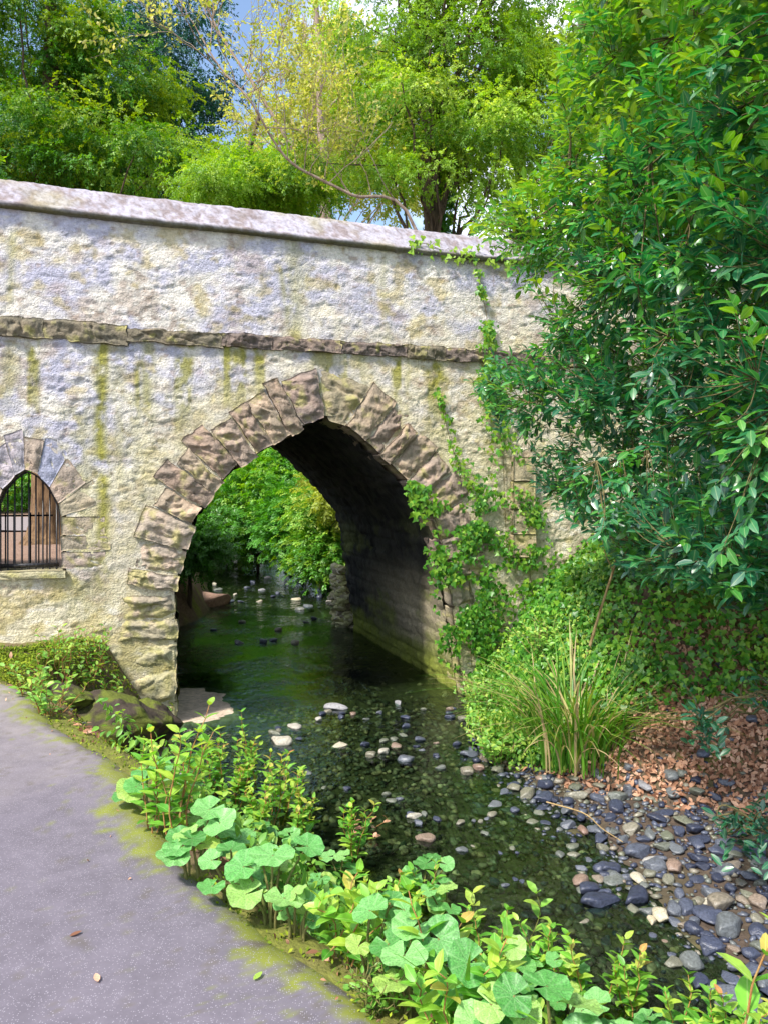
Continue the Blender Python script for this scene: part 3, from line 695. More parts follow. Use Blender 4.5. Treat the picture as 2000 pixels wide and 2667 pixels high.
# rough block
def block(G, q, t_out, t_in, bulge=.03, rough=.03, base=(.33, .25, .22), seed=0, mossy=.3, nu=20, nv=16, jag=.03):
    """q: four (s, z) corners, counter-clockwise seen from the front: 00, 10, 11, 01"""
    q = np.asarray(q, float); a = np.linspace(0, 1, nu)[:, None]; b = np.linspace(0, 1, nv)[None]
    P = (q[0] * ((1 - a) * (1 - b))[..., None] + q[1] * (a * (1 - b))[..., None] + q[2] * (a * b)[..., None] + q[3] * ((1 - a) * b)[..., None])
    edge = np.minimum(np.minimum(a, 1 - a) * 1.0, np.minimum(b, 1 - b) * 1.0) * 2
    S, Zz = P[..., 0], P[..., 1]
    S2 = S + jag * fbm(S * 7, Zz * 7, seed, 3, 1) ; Z2 = Zz + jag * fbm(S * 7 + 9, Zz * 7, seed, 3, 2)
    c = P.reshape(-1, 2).mean(0)
    rnd = sstep(0, .42, edge)
    shrink = (1 - rnd) * .02
    S2 = S2 + (c[0] - S2) * shrink; Z2 = Z2 + (c[1] - Z2) * shrink
    hh = bulge * rnd + rough * (ridged(S * 4.5 + seed, Zz * 6.5, seed * 3.1, 4, 7)) * (.4 + .6 * rnd) + rough * .9 * np.abs(noise(S * 6 + seed * 3, Zz * 9, seed, 12)) * rnd
    rg = np.random.default_rng(int(abs(seed) * 10) + 3); lo_, hi_ = P.reshape(-1, 2).min(0), P.reshape(-1, 2).max(0); dia = np.linalg.norm(hi_ - lo_)
    fac = np.full(S.shape, 9.0)
    for _ in range(13):
        qq = rg.uniform(lo_, hi_); gg = rg.normal(0, .42, 2) + np.array([0, -.08]); fac = np.minimum(fac, rg.uniform(.02, .09) + gg[0] * (S - qq[0]) + gg[1] * (Zz - qq[1]))
    fac = np.clip(fac, -.05, .05)
    hh = hh * .55 + fac * (rough / .05) * .9 + rough * .28 * facets(S * 9 + seed, Zz * 13, 15, .8, .3) + rough * .22 * fbm(S * 24, Zz * 26, seed, 3, 8)
    st = np.abs(noise(S * 5 + seed, Zz * 12 + S * 3, seed, 14)); hh = hh - .022 * (1 - sstep(0, .14, st)) * rnd
    T = t_out - hh
    V = np.stack([S2, T, Z2], -1).reshape(-1, 3); F = grid_faces(nu, nv)
    n = fbm(S * 5, Zz * 5, seed, 4, 19); n2 = fbm(S * 12, Zz * 12, seed, 3, 29)
    C = lerp(np.array(base), np.array(base) * np.array([1.35, 1.25, 1.2]), sstep(-.3, .4, n)[..., None])
    C = lerp(C, np.array([.36, .33, .12]), (sstep(.25 - mossy * .9, .8 - mossy, n2 + n * .5) * .75)[..., None])
    C = C.reshape(-1, 3)
    ring = [i * nv for i in range(nu)] + [(nu - 1) * nv + j for j in range(1, nv)] + [i * nv + nv - 1 for i in range(nu - 2, -1, -1)] + [j for j in range(nv - 2, 0, -1)]
    K = 4; base_n = len(V); rv = V[ring]; VV = [V]; CC = [C]; FF = [F]
    prev = np.array(ring)
    for k in range(1, K + 1):
        w = rv.copy(); w[:, 1] = lerp(rv[:, 1], t_in, k / K)
        jj = .5 * jag * noise(w[:, 0] * 9, w[:, 2] * 9 + w[:, 1] * 9, seed, 3); w[:, 0] += jj; w[:, 2] += jj
        ids = np.arange(len(ring)) + base_n + (k - 1) * len(ring)
        VV.append(w); CC.append(C[ring] * .9)
        FF.append(np.stack([prev, np.roll(prev, -1), np.roll(ids, -1), ids], -1)); prev = ids
    G.add(np.concatenate(VV), np.concatenate(FF)[:, ::-1], col=np.concatenate(CC))

# string course: separate long stones
s = -1.6; k = 0; G = Geo()
while s < 9.5:
    L = random.uniform(.45, 1.1); z0 = 3.195 + random.uniform(-.015, .012); z1 = 3.345 + random.uniform(-.012, .015)
    if s < .6: z0 -= .02; z1 += .02
    block(G, [(s, z0), (s + L + .02, z0 + random.uniform(-.015, .015)), (s + L + .02, z1), (s, z1)], -.075 + random.uniform(-.012, .012), .05, .0, .05, random.choice([(.15, .12, .105), (.17, .135, .115), (.16, .14, .10)]), k * 1.7, .2, 60, 14, .03)
    s += L; k += 1
G.build('string_course', M['stone'], bridge, attrs=('col',))
G = Geo(); boxG(G, (EXT0, -.06, 3.2), (-1.6, .05, 3.34), (.28, .22, .19)); boxG(G, (9.5, -.06, 3.2), (EXT1, .05, 3.34), (.28, .22, .19)); G.build('string_course_end', M['stone'], bridge, False, ('col',))

# voussoirs
rv = random.Random(5)
bnd = [0.0]
while bnd[-1] < AL[-1] - .1: bnd.append(bnd[-1] + rv.uniform(.17, .31))
bnd = np.array(bnd); bnd = bnd / bnd[-1] * AL[-1]
def pol(l, r): return tuple(np.interp(l, AL, AP[:, k]) + (r - R0) * np.interp(l, AL, AN[:, k]) for k in (0, 1))
tones = [(.25, .195, .155), (.29, .23, .185), (.27, .21, .16), (.24, .19, .165), (.31, .25, .185)]
nb = len(bnd) - 1
for i in range(nb):
    a, b = bnd[i] + .004, bnd[i + 1] - .004
    mid = (a + b) / 2 / AL[-1] * math.pi
    ro = R0 + (.62 if i % 2 else .55) + rv.uniform(-.05, .04); 
    if 1.2 < mid < 1.95: ro = R0 + .62 + rv.uniform(-.03, .03)
    if mid < .5 or mid > 2.6: ro -= .06
    ri = R0 + rv.uniform(-.03, .025)
    tone = rv.choice(tones); mossy = .15
    if 1.35 < mid < 1.5: tone = (.29, .25, .17); mossy = .3
    if mid > 2.7: tone = (.36, .30, .24); mossy = .4
    G = Geo(); block(G, [pol(a, ri), pol(a, ro), pol(b, ro + rv.uniform(-.02, .02)), pol(b, ri + rv.uniform(-.015, .015))][::-1] if False else [pol(b, ri), pol(a, ri), pol(a, ro), pol(b, ro + rv.uniform(-.03, .03))], -.048 + rv.uniform(-.03, .02), .5, .03, .05, tone, i * 2.3 + 1, mossy, 20, 30, .036)
    G.build('voussoir', M['stone'], bridge, attrs=('col',))
# jamb quoins both sides
for side in (0, 1):
    z = CZ - .005; k = 0
    while z > -1.15:
        h = rv.uniform(.2, .42); w = rv.choice([.38, .56, .3, .64, .47]); z1 = z - h + .012
        j = rv.uniform(-.025, .02)
        if side == 0: q = [(1.76 - w, z1), (1.76 + j, z1 + rv.uniform(-.02, .02)), (1.76 + j, z), (1.76 - w, z)]
        else:
            r0_, r1_ = float(side_s(z1)), float(side_s(z)); q = [(r0_ - j, z1), (r0_ + w, z1), (r1_ + w, z), (r1_ - j, z)]
        pale = sstep(.4, -.3, z)
        tone = tuple(lerp(np.array([.32, .27, .2]), np.array([.46, .42, .25]), pale))
        G = Geo(); block(G, q, -.03 + rv.uniform(-.02, .02), .5, .04, .05, tone, 60 + k * 1.9 + side * 31, .5, 22, 20, .04)
        G.build('quoin', M['stone'], bridge, attrs=('col',)); z -= h; k += 1
# vault: swept arch profile with courses
z_ = np.arange(-1.25, CZ, .035); th = np.linspace(0, np.pi, 150)
prof = [(float(side_s(z)), z, 1.0, 0.0) for z in z_] + [(p[0], p[1], n_[0], n_[1]) for p, n_ in zip(AP, AN)] + [(1.76, z, -1.0, 0.0) for z in z_[::-1]]
prof = np.array(prof); L = np.concatenate([[0], np.cumsum(np.hypot(np.diff(prof[:, 0]), np.diff(prof[:, 1])))])
tt = np.arange(.22, 4.72, .035)
Lg, Tg = np.meshgrid(L, tt, indexing='ij')
row = np.floor(Lg / .19 + .25 * noise(Lg * 2, Tg * .8, 0, 8)); bx = Tg / .42 + .5 * (row % 2) + .6 * _h(row.astype(np.int64), 0 * row.astype(np.int64), 0 * row.astype(np.int64), 4)
fr = Lg / .19 + .25 * noise(Lg * 2, Tg * .8, 0, 8) - row; fb = bx - np.floor(bx)
e = sstep(0, .16, np.minimum(fr, 1 - fr)) * sstep(0, .08, np.minimum(fb, 1 - fb))
hh = .03 * e * (.5 + .9 * _h(row.astype(np.int64), np.floor(bx).astype(np.int64), 0 * row.astype(np.int64), 6)) + .03 * ridged(Lg * 4, Tg * 3, 0, 4, 33) + .01 * fbm(Lg * 15, Tg * 11, 0, 3, 35)
S = prof[:, 0][:, None] - prof[:, 2][:, None] * (hh - .01); Zz = prof[:, 1][:, None] - prof[:, 3][:, None] * (hh - .01)
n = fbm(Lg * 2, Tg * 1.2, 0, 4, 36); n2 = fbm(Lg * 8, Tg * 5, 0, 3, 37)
C = lerp(np.array([.012, .012, .012]), np.array([.034, .032, .028]), sstep(-.3, .3, n2)[..., None])  # near-black stone: the vault's deep shade is put into the colour
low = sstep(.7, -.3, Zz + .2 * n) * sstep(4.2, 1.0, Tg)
C = lerp(C, np.array([.42, .36, .24]), (low * .8)[..., None])  # paler low down near the mouth: daylight reaching in, painted on
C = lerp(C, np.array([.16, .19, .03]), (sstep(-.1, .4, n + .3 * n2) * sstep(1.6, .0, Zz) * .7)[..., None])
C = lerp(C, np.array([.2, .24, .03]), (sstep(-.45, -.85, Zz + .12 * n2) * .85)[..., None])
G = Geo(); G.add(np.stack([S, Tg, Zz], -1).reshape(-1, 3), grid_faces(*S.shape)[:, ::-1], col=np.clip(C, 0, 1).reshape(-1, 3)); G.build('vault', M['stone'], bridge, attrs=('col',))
# window surround stones
c_ = (WS0 + WS1) / 2; hw = (WS1 - WS0) / 2
def wtop(f):   # f from -1 to 1 across the opening
    return (c_ + f * hw, WZS + .5 * max(0, 1 - abs(f) ** 1.55) ** .62)
fs = [-1, -.93, -.72, -.38, -.08, .3, .66, .92, 1.0]
for i in range(len(fs) - 1):
    p, q = wtop(fs[i]), wtop(fs[i + 1])
    def outw(pt, f, L):
        d = np.array([pt[0] - c_, (pt[1] - WZS + .12) * .9]); d /= np.linalg.norm(d); return (pt[0] + d[0] * L, pt[1] + d[1] * L)
    Lo = .36 + .08 * (i % 2)
    tone = [(.30, .26, .24), (.33, .28, .24), (.33, .31, .34), (.32, .30, .33), (.32, .26, .21), (.30, .31, .40), (.33, .27, .22), (.36, .31, .22)][i]
    G = Geo(); block(G, [p, q, outw(q, 0, Lo), outw(p, 0, Lo)], -.022, .40, .0, .02, tone, 100 + i * 3, .05, 14, 18, .012)
    G.build('window_voussoir', M['stone'], bridge, attrs=('col',))
for side, w0 in ((1, .44), (-1, .4)):
    z = WZS; k = 0
    for h in (.20, .17, .19):
        w = w0 + (.06 if k % 2 else 0); xa = WS1 if side > 0 else WS0
        q = [(xa, z - h + .01), (xa + side * w, z - h + .01), (xa + side * w, z), (xa, z)]
        if side < 0: q = [q[1], q[0], q[3], q[2]]
        G = Geo(); block(G, q, -.022, .40, .0, .024, (.33, .28, .21) if k < 2 else (.27, .23, .2), 130 + k * 2 + side, .25, 18, 10, .014); G.build('window_jamb', M['stone'], bridge, attrs=('col',))
        z -= h; k += 1
G = Geo(); block(G, [(WS0 - .05, WZ0 - .075), (WS1 + .06, WZ0 - .075), (WS1 + .06, WZ0), (WS0 - .05, WZ0)], -.06, .42, .01, .008, (.36, .34, .22), 150, .3, 24, 8, .008); G.build('window_sill', M['stone'], bridge, attrs=('col',))
# passage behind the grille (soffit, sides, floor)
G = Geo()
boxG(G, (-2.4, .42, .10), (.85, 4.7, .18), (.2, .15, .1)); boxG(G, (-2.4, .42, 2.05), (.85, 4.7, 2.13), (.2, .18, .14)); boxG(G, (-2.48, .42, .18), (-2.4, 4.7, 2.05), (.22, .2, .15)); boxG(G, (.85, .42, .18), (.93, 4.7, 2.05), (.22, .2, .15))
boxG(G, (-2.4, .40, .18), (WS0 - .02, .42, 2.05), (.2, .18, .15)); boxG(G, (WS1 + .02, .40, .18), (.85, .42, 2.05), (.2, .18, .15)); boxG(G, (WS0 - .02, .40, .18), (WS1 + .02, .42, WZ0 - .01), (.2, .18, .15)); boxG(G, (WS0 - .02, .40, 1.83), (WS1 + .02, .42, 2.05), (.2, .18, .15))
G.build('passage', M['stone'], bridge, False, ('col',))
# pilaster on the right
s0, z0 = pxw(1100, 1204); s1, _ = pxw(1148, 1204)
zz = [z0, z0 + .30, z0 + .62, z0 + .98, z0 + 1.3]
for k in range(4):
    G = Geo(); block(G, [(s0, zz[k]), (s1, zz[k]), (s1, zz[k + 1] - .01), (s0, zz[k + 1] - .01)], -.11, .1, .008, .014 if k else .006, (.36, .31, .2), 170 + k * 3, .35, 14, 16, .012); G.build('pilaster_stone', M['stone'], bridge, attrs=('col',))

# ------------------------------------------------------------------ iron grille
gate = empty('iron_grille', tuple(wl(c_, .12, WZ0)), BRZ); tag(gate, 'black iron grille of upright bars closing the small arched opening', 'gate')
def gl(pts): return [np.array([p[0] - c_, p[1] - .12, p[2] - WZ0]) for p in pts]
G = Geo()
arc = [(wtop(f)[0] * .97 + c_ * .03, .12, wtop(f)[1] - .03) for f in np.linspace(-.97, .97, 24)]
tube(G, gl([(arc[0][0], .12, WZ0 + .03)] + arc + [(arc[-1][0], .12, WZ0 + .03)]), .010, sides=6)
boxG(G, (WS0 + .02 - c_, -.012, .03), (WS1 - .02 - c_, .012, .07), (.1, .1, .1)); G.build('frame', M['iron'], gate, attrs=())
for x in np.linspace(WS0 + .05, WS1 - .045, 9):
    f = (x - c_) / hw; G = Geo(); tube(G, gl([(x, .12, WZ0 + .0), (x, .12, WZS + .5 * max(0, 1 - abs(f) ** 1.55) ** .62 - .025)]), .0085, sides=8); G.build('bar', M['iron'], gate, attrs=())
# second rail set a little deeper, as in the photo
gate2 = empty('iron_railing', tuple(wl(c_, 4.6, .22)), BRZ); tag(gate2, 'dark metal railing seen through the bars of the arched opening', 'railing')
G = Geo()
for x in np.arange(-2.35, -.1, .12): tube(G, [(x, 0, 0), (x, 0, 1.0)], .012, sides=6)
G.build('bar', M['iron'], gate2, attrs=()); G = Geo(); tube(G, [(-2.4, 0, .95), (-.1, 0, .95)], .016); tube(G, [(-2.4, 0, .12), (-.1, 0, .12)], .016); G.build('rail', M['iron'], gate2, attrs=())

# ------------------------------------------------------------------ rubble wing wall beyond the arch, seen under it
def rock_mesh(seed, sub=3, flat=.55, jag=.16):
    import bmesh
    bm = bmesh.new(); bmesh.ops.create_icosphere(bm, subdivisions=sub, radius=.5)
    V = np.array([v.co for v in bm.verts]); F = np.array([[v.index for v in f.verts] for f in bm.faces]); bm.free()
    r = np.random.default_rng(seed)
    for _ in range(9):   # chop facets
        d = r.normal(size=3); d /= np.linalg.norm(d); c = r.uniform(.25, .40); k = V @ d; V = V - np.maximum(k - c, 0)[:, None] * d * .97
    V = V * (1 + jag * fbm(V[:, 0] * 2.2 + seed, V[:, 1] * 2.2, V[:, 2] * 2.2, 3, seed))[:, None]
    V = V * np.array([1, r.uniform(.6, .85), flat * r.uniform(.75, 1.15)])
    return V, F
RK = [rock_mesh(k, 3) for k in range(8)]; RKL = [rock_mesh(k + 20, 1, .55) for k in range(6)]
def rz(n, a=None, tilt=.15, rng=RNG):
    a = rng.uniform(0, 6.28, n) if a is None else a
    D = np.stack([np.cos(a), np.sin(a), rng.normal(0, tilt, n)], -1); N = np.stack([rng.normal(0, tilt, n), rng.normal(0, tilt, n), np.ones(n)], -1)
    return frames(D, N)
ww = empty('rubble_wall', tuple(wl(5.4, 5.05, -1.1)), BRZ); tag(ww, 'low mossy broken rubble wall end standing in the stream beyond the arch', 'wall')
G = Geo(); r = np.random.default_rng(5)
for i in range(300):
    c = np.array([r.uniform(-.3, 1.2), r.uniform(0, .6), r.uniform(0, 1.2)])
    if i % 3 == 0: c[0] = -.3 + r.uniform(-.03, .05)
    elif i % 3 == 1: c[1] = r.uniform(-.03, .05)
    else: c[2] = r.uniform(1.1, 1.2)
    V, F = RK[r.integers(8)]; R = rz(1, rng=r)[0]; s_ = r.uniform(.17, .3)
    mossy = r.random(); col = lerp(np.array([.45, .4, .3]), np.array([.46, .46, .2]), mossy)
    G.add(c + (V * s_) @ R.T, F, col=col)
boxG(G, (-.2, .1, 0), (1.1, .5, 1.05), (.2, .17, .1)); G.build('rubble', M['stone'], ww, attrs=('col',))

# ================================================================== VEGETATION
def ivy_strand(name, label, pts, width, n, size=.055, group=None, onwall=True, off=.05, mat='ivy', rl=(0.3, 1)):
    """pts in picture coordinates on the wall plane"""
    P = np.array([pxw(u, v) for u, v in pts]); Pc = catmull(P, 8); w = np.interp(np.linspace(0, 1, len(Pc)), np.linspace(0, 1, len(width)), width)
    root = empty(name, tuple(wl(Pc[-1, 0], -.1, Pc[-1, 1]))); O = np.array(root.location)
    tag(root, label, 'ivy', group)
    G = Geo(); tube(G, wl(Pc[:, 0], -.05, Pc[:, 1]) - O, .004, .004, 5)
    for k in range(5):
        i = RNG.integers(0, len(Pc) - 6); q = Pc[i:i + 6] + np.cumsum(RNG.normal(0, .02, (6, 2)), 0); tube(G, wl(q[:, 0], -.05, q[:, 1]) - O, .004, .002, 4)
    G.build('stem', M['bushtwig'], root)
    i = RNG.integers(0, len(Pc), n); ss = Pc[i, 0] + RNG.normal(0, 1, n) * w[i] * .5; zz = Pc[i, 1] + RNG.normal(0, 1, n) * (w[i] * .4 + .03)
    ok = ~arch_in(ss, zz, R0 - .34) & (fbm(ss * 4, zz * 4, 0, 2, 33) + .1 > RNG.uniform(-.25, .25, n) * 1.0 - (.3 if n < 400 else 0)); ss, zz = ss[ok], zz[ok]; n = len(ss)
    t = -off - RNG.random(n) * (.04 + w[i[ok]] * .22) - relief(ss, zz) * .6
    D = np.stack([DX[0] * RNG.normal(0, .5, n), DX[1] * RNG.normal(0, .5, n), -np.ones(n) + RNG.normal(0, .5, n)], -1)
    N = np.stack([-NY[0] + RNG.normal(0, .35, n), -NY[1] + RNG.normal(0, .35, n), .35 + RNG.normal(0, .3, n)], -1)
    G = Geo(); scatter(G, T_IVY, wl(ss, t, zz) - O, frames(D, N), size * RNG.uniform(.6, 1.25, n), RNG.uniform(rl[0], rl[1], n)); G.build('foliage', M[mat], root)
ivy_strand('ivy_vine', 'long thin ivy strand climbing from the ground past the string course to the coping', [(1022, 545), (1030, 610), (1046, 680), (1050, 750), (1050, 830), (1072, 900), (1082, 990), (1085, 1080), (1090, 1180)], [.04, .06, .08, .12, .18, .24, .28, .3, .32], 1500, .06)
ivy_strand('ivy_vine', 'pale ivy runner creeping sideways along the foot of the coping', [(880, 532), (915, 528), (960, 545), (1010, 548), (1060, 560), (1100, 560)], [.04, .08, .05, .1, .1, .1], 150, .07, rl=(.7, 1))
ivy_strand('ivy_vine', 'slender ivy runner crossing the voussoirs to the right of the arch', [(940, 845), (955, 900), (968, 950), (985, 1000), (1005, 1035), (1030, 1070)], [.04, .06, .08, .1, .12, .14], 190, .055, rl=(.4, 1))
ivy_strand('ivy_vine', 'ivy hanging over the right inner edge of the arch', [(878, 1055), (905, 1080), (935, 1120), (950, 1170), (958, 1220), (965, 1270)], [.06, .14, .2, .22, .22, .2], 620, .075, rl=(.3, .9), off=.09)
ivy_strand('ivy_mass', 'dense ivy covering the lower wall right of the arch', [(1040, 1090), (1020, 1150), (1010, 1220), (1010, 1290), (1010, 1360), (1015, 1440)], [.2, .4, .55, .6, .45, .35], 3400, .06, rl=(.05, .8))
ivy_strand('ivy_mass', 'ivy sheet around the foot of the flat pilaster', [(1130, 1080), (1150, 1160), (1140, 1240), (1170, 1300), (1250, 1290)], [.1, .2, .4, .5, .6], 1500, .065, rl=(.2, .9))

# ---- ground ivy on the right bank (ground cover)
def cover(name, poly, n, hgt, size, tmpl, mat, seed, mapfn, rl, up=.7, lump=.22, zoff=0.0):
    """leaves lying over the terrain inside a world polygon"""
    r = np.random.default_rng(seed); poly = np.array(poly, float); lo, hi = poly.min(0), poly.max(0)
    X = r.uniform(lo[0], hi[0], n * 3); Y = r.uniform(lo[1], hi[1], n * 3)
    ins = np.zeros(len(X), bool)
    for (x0, y0), (x1, y1) in zip(poly, np.roll(poly, -1, 0)):
        c = ((y0 > Y) != (y1 > Y)) & (X < (x1 - x0) * (Y - y0) / (y1 - y0 + 1e-12) + x0); ins ^= c
    X, Y = X[ins][:n], Y[ins][:n]; s, t = to_wall(X, Y)
    k = mapfn(X, Y) > r.random(len(X)); X, Y = X[k], Y[k]; m = len(X)
    Z = terrain(X, Y) + hgt * r.random(m) ** .7 + lump * np.maximum(fbm(X * 1.6, Y * 1.6, 0, 2, seed), 0)
    Z = Z + zoff; e = .05; g = np.stack([-(terrain(X + e, Y, False) - terrain(X - e, Y, False)) / (2 * e), -(terrain(X, Y + e, False) - terrain(X, Y - e, False)) / (2 * e), np.ones(m)], -1)
    N = g * up + r.normal(0, .35, (m, 3)) + np.array([-.1, -.35, .2]); D = r.normal(size=(m, 3)); D[:, 2] -= .8
    G = Geo(); cl = fbm(X * 2, Y * 2, 0, 3, seed + 4) * .5
    scatter(G, tmpl, np.stack([X, Y, Z], -1), frames(D, N), size * r.uniform(.6, 1.3, m), np.clip(r.uniform(rl[0], rl[1], m) + cl * .5, 0, 1))
    return tag(G.build(name, M[mat]), kind='stuff')
infr = lambda X, Y: (to_wall(X, Y)[1] < -.02).astype(float)
cover('ground_ivy', [(1.1, 9.6), (1.0, 7.4), (1.5, 6.8), (2.2, 6.85), (3.0, 6.75), (4.4, 6.4), (6, 5.9), (9, 9), (8, 12), (2, 10.3)], 42000, .24, .065, T_IVY, 'ivy', 3, lambda X, Y: infr(X, Y), (.05, .8))
cover('bramble_cover', [(.98, 9.3), (.85, 7.7), (.95, 7.1), (1.5, 6.75), (2.3, 6.9), (3.1, 7.0), (3.0, 8.6), (2.0, 9.6), (1.5, 9.6)], 12000, .26, .05, T_OVAL, 'bramble', 8, lambda X, Y: infr(X, Y) * sstep(-.45, .25, fbm(X * 2.5, Y * 2.5, 0, 3, 9) + .5 * (1.9 - X)), (.1, 1), lump=.3)
cover('leaf_litter', [(1.25, 7.1), (1.55, 6.6), (2.2, 6.1), (2.9, 5.45), (4.2, 4.8), (6.4, 4.1), (7, 6), (4.5, 7.2), (2.4, 7.6)], 30000, .04, .055, T_OVAL, 'deadleaf', 13, lambda X, Y: np.clip(sstep(-.35, .15, -polyd(X, Y, FT) + .3 * fbm(X * 2, Y * 2, 0, 3, 5)), 0, 1), (0, 1), lump=.0)
cover('ground_ivy', [(2.5, 5.5), (4.5, 4.6), (5.5, 5.5), (3.3, 6.5)], 1500, .12, .05, T_IVY, 'ivy', 23, lambda X, Y: sstep(.25, .6, (X - 2.9) * .8 + fbm(X * 2, Y * 2, 0, 2, 8)), (.2, .9))
# moss fringe + low weeds on the bank beside the path
cover('moss_fringe', np.vstack([PE[18:105:3] + [-.05, -.03], (PE[18:105:3] + [.32, .26])[::-1]]), 16000, .025, .02, T_DIAM, 'moss', 31, lambda X, Y: np.full(X.shape, .9), (.2, 1), lump=.03)
cover('bank_litter', np.vstack([PE[20:110:3] + [.02, .0], (PE[20:110:3] + [.7, .6])[::-1]]), 3500, .03, .05, T_OVAL, 'deadleaf', 33, lambda X, Y: sstep(-.3, .3, fbm(X * 3, Y * 3, 0, 3, 8)), (0, .8), lump=0)
cover('path_litter', np.vstack([PE[20:118:3] + [.0, -.0], (PE[20:118:3] + [-.5, -.35])[::-1]]), 700, .006, .022, T_OVAL, 'deadleaf', 34, lambda X, Y: np.clip(np.exp(-polyd(X, Y, PE) / .12), .03, 1), (0, .9), lump=0, zoff=.046)
cover('moss_bank', [(-2.3, 8.1), (-2.1, 7.7), (-2.4, 6.6), (-2.35, 6.1), (-3.2, 6.4), (-4.1, 7.3), (-3.2, 8.05)], 16000, .03, .03, T_DIAM, 'moss', 35, lambda X, Y: infr(X, Y) * sstep(-.4, .1, fbm(X * 2, Y * 2, 0, 3, 18)), (.0, .9), lump=.04)

# ---- generic bush of leafy stems (weeds): one thing with stem + foliage
def leafy_plant(name, label, cat, base, h, spread, nst, leafs, tmpl, mat, smat, size, rl, group=None, lean=(0, 0), pairs=True, tip=1.0, seed=0, bend=.25, start=.15):
    r = np.random.default_rng(seed + 1000); root = empty(name, tuple(base)); tag(root, label, cat, group)
    GS, GL = Geo(), Geo()
    for k in range(nst):
        a = r.uniform(0, 6.28); L = h * r.uniform(.6, 1.1); sp = spread * r.random() ** .5
        b = np.array([math.cos(a), math.sin(a), 0]) * sp * .35; top = np.array([math.cos(a) * sp + lean[0] * L, math.sin(a) * sp + lean[1] * L, L])
        t = np.linspace(0, 1, 9)[:, None]; P = b + (top - b) * t; P[:, 2] += bend * L * (t[:, 0] - t[:, 0] ** 2); P[:, :2] += r.normal(0, .012, (9, 2)).cumsum(0)
        tube(GS, P, .0045 * (h / .5) ** .5, .0018, 5)
        f = np.linspace(start, 1, leafs); pos, D, N, S = [], [], [], []
        T = np.gradient(P, axis=0); T /= np.linalg.norm(T, axis=1, keepdims=True)
        for j, ff in enumerate(f):
            p = np.array([np.interp(ff, t[:, 0], P[:, c]) for c in range(3)]); tg = np.array([np.interp(ff, t[:, 0], T[:, c]) for c in range(3)])
            aa = r.uniform(0, .5) + (j % 2) * math.pi / 2 + k
            for sg in ((0, math.pi) if pairs else (r.uniform(0, 6.28),)):
                o = np.array([math.cos(aa + sg), math.sin(aa + sg), 0]); D.append(o + tg * lerp(.3, .9, ff)); N.append(tg * 1.0 - o * .25 + r.normal(0, .15, 3) + np.array([0, 0, .35])); pos.append(p)
                S.append(size * r.uniform(.8, 1.15) * (.65 + .5 * math.sin(math.pi * min(ff, .92))) * lerp(1, tip, ff))
        n = len(pos); rr = r.uniform(rl[0], rl[1], n) * .85 + .15 * np.repeat(f, n // leafs)
        scatter(GL, tmpl, np.array(pos), frames(np.array(D), np.array(N)), np.array(S), np.clip(rr, 0, 1), loc=True)
    GS.build('stem', M[smat], root); GL.build('foliage', M[mat], root, attrs=('rnd', 'loc'))
    return root

cover('bank_weeds', np.vstack([PE[34:112:3] + [.12, .06], (PE[34:112:3] + [.95, .8])[::-1]]), 13000, .26, .055, T_OVAL, 'bramble', 51, lambda X, Y: sstep(-.5, .1, fbm(X * 3, Y * 3, 0, 3, 52)), (0, .8), lump=.1)
# ---- butterbur leaf template
def round_leaf(seed):
    r = np.random.default_rng(seed); nr, na = 6, 30; V = [(0, 0, 0)]; F = []
    for i in range(1, nr + 1):
        q = i / nr
        for j in range(na):
            a = -math.pi * .93 + 2 * math.pi * .93 * j / (na - 1)
            lob = 1 + .03 * math.cos(5 * a + seed) * q + .018 * math.cos(11 * a + 2 * seed) * q
            back = 1 - .12 * (abs(a) / math.pi) ** 3
            rad = q * .5 * lob * back; z = .10 * q * q - .04 * q ** 4 * (1 + math.cos(2 * a + seed)) + .035 * q * q * math.cos(7 * a + seed * 1.7) - .015 * (1 - abs(math.cos(4.5 * a))) * q
            V.append((rad * math.cos(a) * .98, rad * math.sin(a) * 1.12, z))
    for j in range(na - 1): F.append((0, 1 + j, 2 + j))
    for i in range(nr - 1):
        for j in range(na - 1):
            a = 1 + i * na + j; F += [(a, a + na, a + na + 1), (a, a + na + 1, a + 1)]
    return np.array(V), np.array(F)
T_ROUND = [round_leaf(k) for k in range(6)]
def butterbur(u, v, nleaf, h, size, label, seed):
    q_ = sstep(1700, 2150, v); h *= .66; size *= lerp(.8, .68, q_); h *= lerp(1, 1.3, q_); nleaf += 4
    X, Y, Z = drop(u, v, h); r = np.random.default_rng(seed + 50)
    root = empty('butterbur_plant', (X, Y, Z)); tag(root, label, 'plant', 'butterbur plants on the bank between path and stream')
    for k in range(nleaf):
        a = r.uniform(0, 6.28); sp = 0 if k == 0 else size * r.uniform(.45, .95); hh = h * (1 if k == 0 else r.uniform(.35, 1.05))
        top = np.array([math.cos(a) * sp, math.sin(a) * sp, hh]); b = np.array([math.cos(a), math.sin(a), 0]) * .03
        t = np.linspace(0, 1, 7)[:, None]; P = b + (top - b) * t; P[:, :2] -= top[:2] * .25 * np.sin(math.pi * t); P[0, 2] -= .05
        G = Geo(); tube(G, P, .006, .0045, 6); G.build('stalk', M['stem'], root)
        sz = size * r.uniform(.65, 1.1) if k else size
        N = np.array([[math.cos(a) * .35 - .05, math.sin(a) * .35 - .25, 1.0]]) + r.normal(0, .24, (1, 3)); D = np.array([[math.cos(a), math.sin(a), -.1]])
        G = Geo(); scatter(G, T_ROUND[(seed + k) % 6], top[None], frames(D, N), sz, r.uniform(0, 1), loc=True); G.build('leaf', M['butterbur'], root, attrs=('rnd', 'loc'))
